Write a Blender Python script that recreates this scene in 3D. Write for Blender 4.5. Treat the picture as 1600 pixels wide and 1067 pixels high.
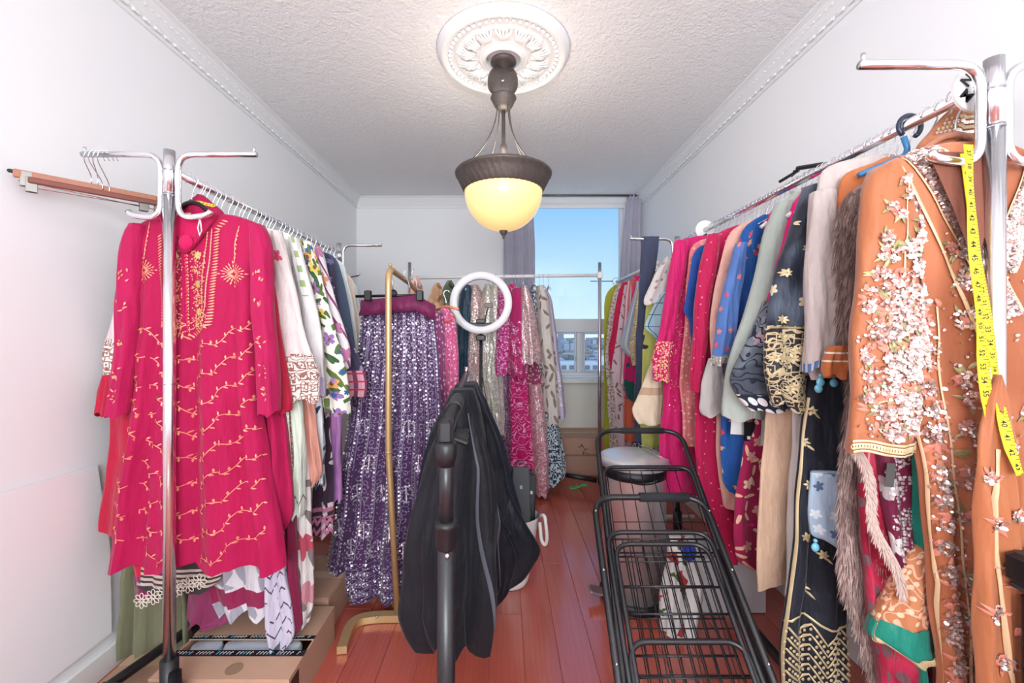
import bpy, math, random
from mathutils import Vector, Matrix
import numpy as np
C = bpy.context.scene.collection
SC = bpy.context.scene
for o in list(bpy.data.objects): bpy.data.objects.remove(o)
PI = math.pi
# ------------------------------------------------------------------ camera, world, lights
F = 660.0; CX = 788.0; CY = 522.0; CZ = 1.2
cam = bpy.data.objects.new('camera', bpy.data.cameras.new('camera')); C.objects.link(cam)
cam.location = (0, 0, CZ); cam.rotation_euler = (PI/2, 0, 0)
cam.data.sensor_width = 36; cam.data.lens = 36*F/1600
cam.data.shift_x = (800-CX)/1600; cam.data.shift_y = -(533.5-CY)/1600
cam.data.clip_start = 0.05; cam.data.clip_end = 5000
SC.camera = cam
SC.view_settings.view_transform = 'Standard'; SC.view_settings.look = 'None'
SC.view_settings.exposure = 0.18; SC.view_settings.gamma = 1.0
SC.view_settings.use_curve_mapping = False
w = bpy.data.worlds.new('sky'); SC.world = w; w.use_nodes = True
nt = w.node_tree; nt.nodes.clear()
tc = nt.nodes.new('ShaderNodeTexCoord'); sx = nt.nodes.new('ShaderNodeSeparateXYZ')
rp = nt.nodes.new('ShaderNodeValToRGB'); bg = nt.nodes.new('ShaderNodeBackground'); wo = nt.nodes.new('ShaderNodeOutputWorld')
nt.links.new(tc.outputs['Generated'], sx.inputs[0]); nt.links.new(sx.outputs[2], rp.inputs[0])
e = rp.color_ramp.elements
e[0].position = 0.0; e[0].color = (.47, .60, .71, 1)
e[1].position = 1.0; e[1].color = (.09, .22, .52, 1)
k = rp.color_ramp.elements.new(0.10); k.color = (.35, .52, .70, 1)
k = rp.color_ramp.elements.new(0.30); k.color = (.165, .36, .66, 1)
nt.links.new(rp.outputs[0], bg.inputs[0]); bg.inputs[1].default_value = 1.5
nt.links.new(bg.outputs[0], wo.inputs[0])
def area(name, loc, rot, sx_, sy_, power, col=(1, 1, 1)):
    l = bpy.data.lights.new(name, 'AREA'); l.shape = 'RECTANGLE'; l.size = sx_; l.size_y = sy_; l.energy = power; l.color = col
    o = bpy.data.objects.new(name, l); C.objects.link(o); o.location = loc; o.rotation_euler = rot
    return o
area('window_portal', (0.62, 4.25, 1.62), (-PI/2, 0, 0), 1.1, 1.75, 1).data.cycles.is_portal = True
area('overhead_fill', (0, .35, 2.46), (math.radians(12), 0, 0), 2.2, 1.3, 4, (.92, .97, 1))  # added fill under the ceiling, out of view, no fixture there
area('rear_fill', (0, -2.75, 1.35), (PI/2, 0, 0), 2.4, 2.2, 22, (.88, .95, 1))  # added fill behind the camera; the wall there has no doorway
area('tilted_fill', (0, -1.7, 1.5), (PI/2+math.radians(22), 0, 0), 1.4, .9, 76, (.9, .96, 1))  # added unseen area light tilted upward to brighten ceiling and far walls
sl = bpy.data.lights.new('sun', 'SUN'); sl.energy = 1.3; sl.angle = .01; sl.color = (1, .97, .92)
so_ = bpy.data.objects.new('sun', sl); C.objects.link(so_); so_.rotation_euler = (math.radians(48), 0, math.radians(20)); so_.location = (0, -3, 8)

# ------------------------------------------------------------------ helpers
def P(px, py, Y): return Vector(((px-CX)/F*Y, Y, CZ+(CY-py)/F*Y))
def PX(px, Y): return (px-CX)/F*Y
def PZ(py, Y): return CZ+(CY-py)/F*Y
R = random.Random(7)

class MB:
    def __init__(s): s.v = []; s.f = []
    def quadstrip(s, rings, closed=True, cap0=False, cap1=False):
        b = len(s.v); n = len(rings[0])
        for r in rings: s.v += [tuple(p) for p in r]
        m = n if closed else n-1
        for i in range(len(rings)-1):
            for j in range(m):
                a = b+i*n+j; c = b+i*n+(j+1) % n
                s.f.append((a, c, c+n, a+n))
        if cap0: s.f.append(tuple(b+j for j in range(n))[::-1])
        if cap1: s.f.append(tuple(b+(len(rings)-1)*n+j for j in range(n)))
        return s
    def box(s, c, d, M=None, bev=0):
        x, y, z = [q/2 for q in d]
        c = Vector(c)
        if bev:
            rings = []
            b = min(bev, x*.9, y*.9, z*.9)
            for zz, i in ((-z, b), (-z+b, 0), (z-b, 0), (z, b)):
                pts = [(-x+i+b, -y+i), (x-i-b, -y+i), (x-i, -y+i+b), (x-i, y-i-b), (x-i-b, y-i), (-x+i+b, y-i), (-x+i, y-i-b), (-x+i, -y+i+b)]
                rings.append([(c+((M @ Vector((p[0], p[1], zz))) if M else Vector((p[0], p[1], zz)))) for p in pts])
            return s.quadstrip(rings, True, True, True)
        b = len(s.v)
        for p in ((-x,-y,-z),(x,-y,-z),(x,y,-z),(-x,y,-z),(-x,-y,z),(x,-y,z),(x,y,z),(-x,y,z)):
            q = Vector(p); q = M @ q if M else q
            s.v.append(tuple(c+q))
        for f in ((3,2,1,0),(4,5,6,7),(0,1,5,4),(1,2,6,5),(2,3,7,6),(3,0,4,7)): s.f.append(tuple(b+i for i in f))
        return s
    def tube(s, pts, r, n=8, cap=True, closed=False):
        pts = [Vector(p) for p in pts]; rings = []
        N = len(pts); up = None
        rr = r if isinstance(r, (list, tuple)) else [r]*N
        for i, p in enumerate(pts):
            if closed: t = pts[(i+1) % N]-pts[i-1]
            else: t = pts[min(i+1, N-1)]-pts[max(i-1, 0)]
            t.normalize()
            if up is None: up = Vector((0, 0, 1)) if abs(t.z) < .9 else Vector((1, 0, 0))
            a = t.cross(up)
            if a.length < 1e-4: a = t.cross(Vector((.3, 1, .2)))
            a.normalize(); up = a.cross(t).normalized()
            rings.append([p+(a*math.cos(2*PI*j/n)+up*math.sin(2*PI*j/n))*rr[i] for j in range(n)])
        if closed: rings.append(rings[0])
        return s.quadstrip(rings, True, cap and not closed, cap and not closed)
    def lathe(s, prof, c=(0, 0, 0), n=32, M=None, fn=None):
        c = Vector(c); rings = []
        for (r, z) in prof:
            ring = []
            for j in range(n):
                a = 2*PI*j/n; q = r; zz = z
                if fn: q, zz = fn(a, r, z)
                v = Vector((q*math.cos(a), q*math.sin(a), zz))
                ring.append(c+(M @ v if M else v))
            rings.append(ring)
        return s.quadstrip(rings, True, prof[0][0] > 1e-5, prof[-1][0] > 1e-5)
    def ball(s, c, r, n=8, m=5, sc=(1, 1, 1)):
        rings = []
        for i in range(m+1):
            t = PI*i/m
            rings.append([(c[0]+r*sc[0]*math.sin(t)*math.cos(2*PI*j/n), c[1]+r*sc[1]*math.sin(t)*math.sin(2*PI*j/n), c[2]-r*sc[2]*math.cos(t)) for j in range(n)])
        return s.quadstrip(rings)
    def poly(s, pts): 
        b = len(s.v); s.v += [tuple(p) for p in pts]; s.f.append(tuple(range(b, b+len(pts)))); return s
    def build(s, name, mat, parent=None, origin=None, smooth=False, uv=None):
        me = bpy.data.meshes.new(name)
        o0 = Vector(origin) if origin is not None else (parent.matrix_world.translation.copy() if parent is not None else Vector((0, 0, 0)))
        me.from_pydata([(v[0]-o0.x, v[1]-o0.y, v[2]-o0.z) for v in s.v], [], s.f)
        if mat: me.materials.append(mat)
        if smooth: me.polygons.foreach_set('use_smooth', [True]*len(me.polygons))
        me.update()
        o = bpy.data.objects.new(name, me); C.objects.link(o)
        if parent is not None:
            o.parent = parent
            o.location = o0-ORG[parent.name]
        else: o.location = o0
        ORG[o.name] = o0
        return o
ORG = {}
def _fix():
    pass
_old = MB.build
def _build(s, name, mat, parent=None, origin=None, smooth=False):
    if origin is None: origin = ORG[parent.name] if parent is not None else Vector((0, 0, 0))
    return _old(s, name, mat, parent, origin, smooth)
MB.build = _build
def empty(name, loc, label, cat, group=None):
    o = bpy.data.objects.new(name, None); C.objects.link(o); o.location = loc; o.empty_display_size = .05
    ORG[o.name] = Vector(loc)
    return tag(o, label, cat, group)
def tag(o, label=None, cat=None, group=None, kind=None):
    if label: o['label'] = label
    if cat: o['category'] = cat
    if group: o['group'] = group
    if kind: o['kind'] = kind
    return o
def copyobj(o, loc, parent=None, rot=None):
    c = o.copy(); C.objects.link(c); c.location = loc
    if rot is not None: c.rotation_euler = rot
    if parent is not None: c.parent = parent
    for k in ('label', 'category', 'group', 'kind'):
        if k in c: del c[k]
    return c
def arc(c, r, a0, a1, n, ax=(1, 0, 0), ay=(0, 0, 1)):
    c = Vector(c); ax = Vector(ax); ay = Vector(ay)
    return [c+ax*(r*math.cos(a0+(a1-a0)*i/n))+ay*(r*math.sin(a0+(a1-a0)*i/n)) for i in range(n+1)]
def rnd_path(pts, rad, n=6):
    """polyline with rounded corners"""
    pts = [Vector(p) for p in pts]; out = [pts[0]]
    for i in range(1, len(pts)-1):
        a = pts[i-1]-pts[i]; b = pts[i+1]-pts[i]
        ra = min(rad, a.length*.49); rb = min(rad, b.length*.49)
        p0 = pts[i]+a.normalized()*ra; p2 = pts[i]+b.normalized()*rb
        for k in range(n+1):
            t = k/n; out.append(p0*(1-t)**2+pts[i]*2*t*(1-t)+p2*t*t)
    out.append(pts[-1]); return out

# ------------------------------------------------------------------ materials
class NT:
    def __init__(s, name):
        s.m = bpy.data.materials.new(name); s.m.use_nodes = True; s.t = s.m.node_tree
        s.b = s.t.nodes['Principled BSDF']; s.out = s.t.nodes['Material Output']
    def put(s, sock, v):
        if v is None: return
        if isinstance(v, bpy.types.NodeSocket): s.t.links.new(v, sock)
        else:
            if sock.type == 'RGBA' and len(v) == 3: v = (*v, 1)
            sock.default_value = v
    def node(s, typ, props=None, **ins):
        n = s.t.nodes.new(typ)
        for k, v in (props or {}).items(): setattr(n, k, v)
        for k, v in ins.items():
            k = k.replace('_', ' ')
            s.put(n.inputs[k], v)
        return n
    def ma(s, op, a, b=None, c=None, clamp=False):
        n = s.t.nodes.new('ShaderNodeMath'); n.operation = op; n.use_clamp = clamp
        for i, v in enumerate((a, b, c)):
            if v is not None: s.put(n.inputs[i], float(v) if isinstance(v, (int, float)) else v)
        return n.outputs[0]
    def vm(s, op, a, b=None, sc=None):
        n = s.t.nodes.new('ShaderNodeVectorMath'); n.operation = op
        s.put(n.inputs[0], a)
        if b is not None: s.put(n.inputs[1], b)
        if sc is not None: s.put(n.inputs['Scale'], sc)
        return n.outputs['Value'] if op in ('LENGTH', 'DOT_PRODUCT', 'DISTANCE') else n.outputs[0]
    def sep(s, v): n = s.t.nodes.new('ShaderNodeSeparateXYZ'); s.put(n.inputs[0], v); return n.outputs
    def comb(s, x, y, z=0.0):
        n = s.t.nodes.new('ShaderNodeCombineXYZ')
        for i, q in enumerate((x, y, z)): s.put(n.inputs[i], q)
        return n.outputs[0]
    def mix(s, f, a, b):
        n = s.t.nodes.new('ShaderNodeMix'); n.data_type = 'RGBA'
        s.put(n.inputs[0], f); s.put(n.inputs[6], a); s.put(n.inputs[7], b); return n.outputs[2]
    def noise(s, vec, scale, detail=2, rough=.5, dim='3D'):
        n = s.t.nodes.new('ShaderNodeTexNoise'); n.noise_dimensions = dim
        s.put(n.inputs['Vector'], vec); n.inputs['Scale'].default_value = scale; n.inputs['Detail'].default_value = detail
        n.inputs['Roughness'].default_value = rough; return n.outputs['Fac']
    def vor(s, vec, scale, rand=1.0, feat='F1'):
        n = s.t.nodes.new('ShaderNodeTexVoronoi'); n.voronoi_dimensions = '2D'; n.feature = feat
        s.put(n.inputs['Vector'], vec); n.inputs['Scale'].default_value = scale; n.inputs['Randomness'].default_value = rand
        return n
    def bump(s, h, strength=.3, dist=.002, nrm=None):
        n = s.t.nodes.new('ShaderNodeBump'); s.put(n.inputs['Height'], h); n.inputs['Strength'].default_value = strength
        n.inputs['Distance'].default_value = dist
        if nrm is not None: s.put(n.inputs['Normal'], nrm)
        return n.outputs[0]
def srgb(c):
    return tuple(((x/255)/12.92 if x/255 <= .04045 else ((x/255+.055)/1.055)**2.4) for x in c)
def simple(name, col, rough=.5, metal=0, bump=None, spec=.5, emit=None, noise=.0, coat=0, sheen=0):
    n = NT(name); b = n.b; c = srgb(col)
    b.inputs['Roughness'].default_value = rough; b.inputs['Metallic'].default_value = metal
    b.inputs['Specular IOR Level'].default_value = spec; b.inputs['Coat Weight'].default_value = coat
    tcn = n.node('ShaderNodeTexCoord')
    f = n.noise(tcn.outputs['Object'], 6 if not bump else bump[0], 3)
    if noise: n.put(b.inputs['Base Color'], n.mix(f, tuple(x*(1-noise) for x in c), tuple(min(1, x*(1+noise)) for x in c)))
    else: b.inputs['Base Color'].default_value = (*c, 1)
    if bump: n.put(b.inputs['Normal'], n.bump(f, bump[1], bump[2] if len(bump) > 2 else .003))
    if emit: b.inputs['Emission Color'].default_value = (*srgb(emit[0]), 1); b.inputs['Emission Strength'].default_value = emit[1]
    if sheen: b.inputs['Sheen Weight'].default_value = sheen
    return n.m

def cloth(name, base, layers=(), rough=.8, sheen=.15, spec=.25, metal=0, weave=.25, wr=.6, trans=0):
    """fabric: base colour + printed / embroidered layers in the cloth's own UV space (metres)"""
    n = NT(name); b = n.b
    tcn = n.node('ShaderNodeTexCoord'); uv = tcn.outputs['UV']; ob = tcn.outputs['Object']
    u, v, _ = n.sep(uv); ox, oy, oz = n.sep(ob)
    c0 = srgb(base)
    col = n.mix(n.noise(ob, 9, 3), tuple(x*.86 for x in c0), tuple(min(1, x*1.1) for x in c0))
    met = None; hts = None
    for L in layers:
        kind = L[0]; lc = srgb(L[1]) if not isinstance(L[1], list) else [srgb(q) for q in L[1]]
        kw = L[2] if len(L) > 2 else {}
        sc = kw.get('scale', 20); size = kw.get('size', .3); dens = kw.get('dens', .8)
        colr = lc if not isinstance(lc, list) else lc[0]
        if kind in ('flowers', 'leaves', 'dots'):
            vo = n.vor(uv, sc, kw.get('rand', .8))
            d = n.vm('SUBTRACT', uv, vo.outputs['Position']); dx, dy, _ = n.sep(d)
            cr, cg, cb = n.sep(vo.outputs['Color'])
            pres = n.ma('LESS_THAN', cr, dens)
            r = n.vm('LENGTH', n.comb(dx, dy)); rs = size/sc
            ang = n.ma('ADD', n.ma('ARCTAN2', dy, dx), n.ma('MULTIPLY', cg, 6.28))
            if kind == 'flowers':
                pr = n.ma('MULTIPLY', n.ma('ADD', n.ma('MULTIPLY', n.ma('ABSOLUTE', n.ma('COSINE', n.ma('MULTIPLY', ang, kw.get('petals', 5)/2))), .5), .5), rs)
                mk = n.ma('MULTIPLY', n.ma('LESS_THAN', r, pr), pres)
                if isinstance(lc, list):
                    colr = n.mix(n.ma('GREATER_THAN', cb, .5), lc[0], lc[1 % len(lc)])
                    if len(lc) > 2: colr = n.mix(n.ma('GREATER_THAN', cg, .66), colr, lc[2])
                    if len(lc) > 3: colr = n.mix(n.ma('LESS_THAN', r, rs*.3), colr, lc[3])
            elif kind == 'leaves':
                a2 = n.ma('MULTIPLY', cg, 6.28); ca = n.ma('COSINE', a2); sa = n.ma('SINE', a2)
                p = n.ma('ADD', n.ma('MULTIPLY', dx, ca), n.ma('MULTIPLY', dy, sa))
                q = n.ma('SUBTRACT', n.ma('MULTIPLY', dy, ca), n.ma('MULTIPLY', dx, sa))
                p = n.ma('DIVIDE', p, rs); q = n.ma('DIVIDE', q, rs*.3)
                mk = n.ma('MULTIPLY', n.ma('LESS_THAN', n.ma('ADD', n.ma('MULTIPLY', p, p), n.ma('MULTIPLY', q, q)), 1), pres)
                if isinstance(lc, list): colr = n.mix(n.ma('GREATER_THAN', cb, .5), lc[0], lc[1])
            else:
                mk = n.ma('MULTIPLY', n.ma('LESS_THAN', r, rs), pres)
                if isinstance(lc, list): colr = n.mix(n.ma('GREATER_THAN', cb, .5), lc[0], lc[1])
        elif kind == 'sequins':
            vo = n.vor(uv, sc, .7); cr, cg, cb = n.sep(vo.outputs['Color'])
            big = n.noise(uv, kw.get('big', 18), 2, dim='2D')
            mk = n.ma('MULTIPLY', n.ma('LESS_THAN', vo.outputs['Distance'], kw.get('r', .42)), n.ma('GREATER_THAN', big, 1-dens))
            colr = n.mix(cr, tuple(x*.45 for x in colr), tuple(min(1, x*1.7) for x in colr))
        elif kind == 'scroll':
            wv = n.node('ShaderNodeTexWave', {'wave_type': 'RINGS', 'rings_direction': 'SPHERICAL'}, Vector=uv, Scale=sc, Distortion=kw.get('dist', 14.0), Detail=1.0, Detail_Scale=kw.get('ds', 2.0))
            mk = n.ma('GREATER_THAN', wv.outputs['Fac'], 1-size)
        elif kind == 'stripes':
            a = kw.get('ang', 0); t = n.ma('ADD', n.ma('MULTIPLY', u, math.cos(a)*sc), n.ma('MULTIPLY', v, math.sin(a)*sc))
            mk = n.ma('LESS_THAN', n.ma('FRACT', t), size)
        elif kind == 'chevron':
            t = n.ma('ADD', n.ma('MULTIPLY', v, sc), n.ma('PINGPONG', n.ma('MULTIPLY', u, sc*kw.get('k', 1.6)), .5))
            mk = n.ma('LESS_THAN', n.ma('FRACT', t), size)
            if kw.get('broken'): mk = n.ma('MULTIPLY', mk, n.ma('GREATER_THAN', n.noise(uv, sc*1.3, 1, dim='2D'), .45))
        elif kind == 'lattice':
            a = n.ma('LESS_THAN', n.ma('FRACT', n.ma('MULTIPLY', u, sc)), size); c = n.ma('LESS_THAN', n.ma('FRACT', n.ma('MULTIPLY', v, sc)), size)
            mk = n.ma('MAXIMUM', a, c)
        elif kind == 'key':
            a = n.ma('ABSOLUTE', n.ma('SUBTRACT', n.ma('FRACT', n.ma('MULTIPLY', u, sc)), .5)); c = n.ma('ABSOLUTE', n.ma('SUBTRACT', n.ma('FRACT', n.ma('MULTIPLY', v, sc)), .5))
            mk = n.ma('LESS_THAN', n.ma('FRACT', n.ma('MULTIPLY', n.ma('MAXIMUM', a, c), 4.0)), size)
        elif kind == 'checks':
            a = n.ma('LESS_THAN', n.ma('FRACT', n.ma('MULTIPLY', u, sc)), size); c = n.ma('LESS_THAN', n.ma('FRACT', n.ma('MULTIPLY', v, sc)), size)
            mk = n.ma('MULTIPLY', a, c)
        elif kind == 'patches':
            mk = n.ma('GREATER_THAN', n.noise(uv, sc, 2, dim='2D'), 1-dens)
        elif kind == 'soft':
            mk = n.ma('MULTIPLY', n.ma('SUBTRACT', n.noise(uv, sc, 2, dim='2D'), .45), 4, clamp=True)
        elif kind == 'solid': mk = 1.0
        if 'z' in kw:
            z0, z1 = kw['z']
            zm = n.ma('MULTIPLY', n.ma('GREATER_THAN', oz, z0), n.ma('LESS_THAN', oz, z1)); mk = n.ma('MULTIPLY', mk, zm)
        if 'x' in kw:
            z0, z1 = kw['x']
            zm = n.ma('MULTIPLY', n.ma('GREATER_THAN', ox, z0), n.ma('LESS_THAN', ox, z1)); mk = n.ma('MULTIPLY', mk, zm)
        col = n.mix(mk, col, colr)
        if kind == 'sequins' or kw.get('metal'):
            met = mk if met is None else n.ma('MAXIMUM', met, mk)
        if kind in ('sequins', 'scroll', 'key') or kw.get('raise_'):
            hts = mk if hts is None else n.ma('MAXIMUM', hts, mk)
    n.put(b.inputs['Base Color'], col)
    if met is not None:
        n.put(b.inputs['Metallic'], n.ma('MULTIPLY', met, .55)); n.put(b.inputs['Roughness'], n.ma('SUBTRACT', rough, n.ma('MULTIPLY', met, rough-.32)))
    else: b.inputs['Roughness'].default_value = rough; b.inputs['Metallic'].default_value = metal
    b.inputs['Sheen Weight'].default_value = sheen; b.inputs['Specular IOR Level'].default_value = spec
    fine = n.noise(ob, 420, 1); wr_ = n.noise(n.vm('MULTIPLY', ob, (1, 1, .35)), 26, 3)
    h = n.bump(wr_, wr, .026)
    h = n.bump(fine, weave, .0006, h)
    if hts is not None: h = n.bump(hts, .7, .0012, h)
    n.put(b.inputs['Normal'], h)
    if trans:
        tr = n.node('ShaderNodeBsdfTransparent'); mx = n.node('ShaderNodeMixShader'); mx.inputs[0].default_value = trans
        n.t.links.new(b.outputs[0], mx.inputs[1]); n.t.links.new(tr.outputs[0], mx.inputs[2]); n.t.links.new(mx.outputs[0], n.out.inputs[0])
    return n.m

chrome = simple('chrome', (228, 229, 233), .2, 1)
chrome_dull = simple('satin_steel', (190, 190, 194), .3, 1)
black_metal = simple('black_metal', (26, 26, 30), .35, 0, spec=.6)
black_plastic = simple('black_plastic', (22, 23, 27), .42, bump=(90, .1, .001))
white_plastic = simple('white_plastic', (238, 238, 236), .35)
white_paint = simple('white_paint', (236, 236, 234), .45)
plaster_white = simple('plaster_white', (238, 239, 240), .6)
bronze = simple('weathered_bronze', (92, 84, 80), .5, .35, bump=(60, .5, .003), noise=.3)
wood_hanger = simple('hanger_wood', (168, 112, 88), .45, noise=.12)
orange_wood = simple('orange_wood', (222, 140, 105), .5, noise=.1)
gold_metal = simple('brushed_gold', (202, 168, 120), .38, .45, noise=.05)
cardboard = simple('cardboard', (188, 150, 126), .85, bump=(30, .12, .002), noise=.06)
cardboard2 = simple('cardboard_pink', (196, 158, 138), .85, bump=(30, .12, .002), noise=.06)
# ------------------------------------------------------------------ the room
WL, WR, YB, YF, ZC = -1.41, 1.29, 4.03, -2.95, 2.5
n = NT('wall_paint'); tcn = n.node('ShaderNodeTexCoord')
n.b.inputs['Base Color'].default_value = (*srgb((243, 244, 246)), 1); n.b.inputs['Roughness'].default_value = .55
n.put(n.b.inputs['Normal'], n.bump(n.noise(tcn.outputs['Object'], 70, 3), .06, .002)); wall_m = n.m
n = NT('stipple_ceiling'); tcn = n.node('ShaderNodeTexCoord')
n.b.inputs['Base Color'].default_value = (*srgb((246, 246, 246)), 1); n.b.inputs['Roughness'].default_value = .9
f = n.noise(tcn.outputs['Object'], 75, 4, .6); f2 = n.noise(tcn.outputs['Object'], 26, 2)
n.put(n.b.inputs['Normal'], n.bump(n.ma('ADD', f, n.ma('MULTIPLY', f2, .6)), .75, .012)); ceil_m = n.m
# laminate
n = NT('red_laminate'); tcn = n.node('ShaderNodeTexCoord'); oi = n.node('ShaderNodeObjectInfo')
vec = n.vm('ADD', tcn.outputs['Object'], n.vm('SCALE', (7.3, 3.1, 0), sc=n.ma('MULTIPLY', oi.outputs['Random'], 9)))
g = n.noise(n.vm('MULTIPLY', vec, (14, 1.1, 1)), 2.2, 5, .6); g2 = n.noise(n.vm('MULTIPLY', vec, (60, 2.2, 1)), 3, 3)
wv = n.node('ShaderNodeTexWave', {'wave_type': 'BANDS', 'bands_direction': 'X'}, Vector=n.vm('MULTIPLY', vec, (1, .12, 1)), Scale=14.0, Distortion=9.0, Detail=2.0, Detail_Scale=.8)
c = n.mix(g, srgb((160, 62, 52)), srgb((200, 98, 80)))
c = n.mix(n.ma('MULTIPLY', n.ma('GREATER_THAN', wv.outputs['Fac'], .8), .25), c, srgb((142, 52, 44)))
c = n.mix(n.ma('MULTIPLY', g2, .3), c, srgb((212, 116, 96)))
c = n.mix(n.ma('MULTIPLY', oi.outputs['Random'], .35), c, srgb((208, 106, 90)))
n.put(n.b.inputs['Base Color'], c); n.b.inputs['Roughness'].default_value = .2; n.b.inputs['Specular IOR Level'].default_value = .8
n.b.inputs['Coat Weight'].default_value = .5; n.b.inputs['Coat Roughness'].default_value = .12
n.put(n.b.inputs['Normal'], n.bump(g2, .05, .001)); plank_m = n.m
sub_m = simple('plank_joint', (205, 130, 118), .5)

def st(o): o['kind'] = 'structure'; return o
fl = st(MB().box(((WL+WR)/2, (YB+YF)/2, -.06), (WR-WL, YB-YF, .11)).build('floor', sub_m))
PWD = .13; x = .073-PWD*12; rowi = 0
while x < WR:
    x0 = max(x+.0008, WL); x1 = min(x+PWD-.0008, WR)
    if x1-x0 > .01:
        y = YF-R.random()*1.1
        while y < YB:
            y0 = max(y+.0008, YF); y1 = min(y+1.215-.0008, YB)
            if y1-y0 > .02:
                b = .0012; z0 = -.006
                m = MB(); cx_, cy_ = (x0+x1)/2, (y0+y1)/2
                rings = [[(x0, y0, z0), (x1, y0, z0), (x1, y1, z0), (x0, y1, z0)], [(x0, y0, -.0012), (x1, y0, -.0012), (x1, y1, -.0012), (x0, y1, -.0012)],
                         [(x0+b, y0+b, 0), (x1-b, y0+b, 0), (x1-b, y1-b, 0), (x0+b, y1-b, 0)]]
                m.quadstrip(rings, True, False, True); m.build('plank', plank_m, fl)
            y += 1.215
    x += PWD
st(MB().box(((WL+WR)/2, (YB+YF)/2, ZC+.05), (WR-WL+.2, YB-YF+.2, .1)).build('ceiling', ceil_m))
st(MB().box((WL-.05, (YB+YF)/2, ZC/2), (.1, YB-YF+.2, ZC)).build('wall_left', wall_m))
st(MB().box((WR+.05, (YB+YF)/2, ZC/2), (.1, YB-YF+.2, ZC)).build('wall_right', wall_m))
st(MB().box(((WL+WR)/2, YF-.05, ZC/2), (WR-WL, .1, ZC)).build('wall_front', wall_m))
# back wall with the window opening
WX0, WX1, WZ0, WZ1 = PX(806, YB), PX(976, YB), PZ(588, YB), PZ(313, YB)
m = MB()
m.box(((WL+WX0)/2, YB+.08, ZC/2), (WX0-WL, .16, ZC)); m.box(((WX1+WR)/2, YB+.08, ZC/2), (WR-WX1, .16, ZC))
m.box(((WX0+WX1)/2, YB+.08, WZ0/2), (WX1-WX0, .16, WZ0)); m.box(((WX0+WX1)/2, YB+.08, (WZ1+ZC)/2), (WX1-WX0, .16, ZC-WZ1))
st(m.build('wall_back', wall_m))
# window
fr_m = simple('window_frame_grey', (226, 227, 231), .5)
n = NT('window_glass'); tr = n.node('ShaderNodeBsdfTransparent'); gl = n.node('ShaderNodeBsdfGlossy'); gl.inputs['Roughness'].default_value = .02
mx = n.node('ShaderNodeMixShader'); mx.inputs[0].default_value = .02
n.t.links.new(tr.outputs[0], mx.inputs[1]); n.t.links.new(gl.outputs[0], mx.inputs[2]); n.t.links.new(mx.outputs[0], n.out.inputs[0]); glass_m = n.m
win = bpy.data.objects.new('window_1', None); C.objects.link(win); ORG['window_1'] = Vector((0, 0, 0)); st(win)
YW = YB+.07
def bar(m, x0, x1, z0, z1, d=.06, y=YW): m.box(((x0+x1)/2, y, (z0+z1)/2), (x1-x0, d, z1-z0), bev=.004)
zt0, zt1 = PZ(519, YB), PZ(498, YB)
m = MB(); bar(m, WX0, WX0+.035, WZ0, WZ1); bar(m, WX1-.035, WX1, WZ0, WZ1); bar(m, WX0+.035, WX1-.035, WZ1-.05, WZ1); bar(m, WX0+.035, WX1-.035, WZ0, WZ0+.035)
m.build('window_frame', fr_m, win)
m = MB(); bar(m, WX0+.035, WX1-.035, zt0, zt1, .08, YW-.01); m.build('transom', fr_m, win)
xm = PX(908, YB)
m = MB(); bar(m, xm-.035, xm+.005, WZ0+.035, zt0, .05); m.build('sash_stile', fr_m, win)
m = MB(); bar(m, xm+.0052, xm+.03, WZ0+.035, zt0, .05, YW+.02); m.build('sash_stile', fr_m, win)
for (a, b_) in ((WX0+.036, xm-.036), (xm+.031, WX1-.036)):
    m = MB(); s_ = .018; z0, z1 = WZ0+.036, zt0-.001
    bar(m, a, a+s_, z0, z1, .03); bar(m, b_-s_, b_, z0, z1, .03); bar(m, a+s_, b_-s_, z0, z0+s_, .03); bar(m, a+s_, b_-s_, z1-s_, z1, .03)
    q = m.build('sash', fr_m, win); MB().box(((a+b_)/2, YW, (z0+z1)/2), (b_-a-2*s_, .004, z1-z0-2*s_)).build('pane', glass_m, q)
MB().box(((WX0+WX1)/2, YW, (zt1+WZ1-.05)/2), (WX1-WX0-.07, .004, WZ1-.05-zt1)).build('pane', glass_m, win)
MB().box((xm-.04, YW-.03, WZ0+.17), (.012, .02, .05), bev=.003).build('latch', chrome_dull, win)
MB().box(((WX0+WX1)/2+.02, YB-.06, WZ0-.03), (WX1-WX0+.42, .19, .045), bev=.008).build('window_sill', white_paint, win)
# boxed ledge below the sill
st(MB().box((.62, YB-.02, (WZ0-.055)/2), (1.33, .10, WZ0-.056)).build('trim_4', simple('cream_panel', (232, 230, 222), .5)))
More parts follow.
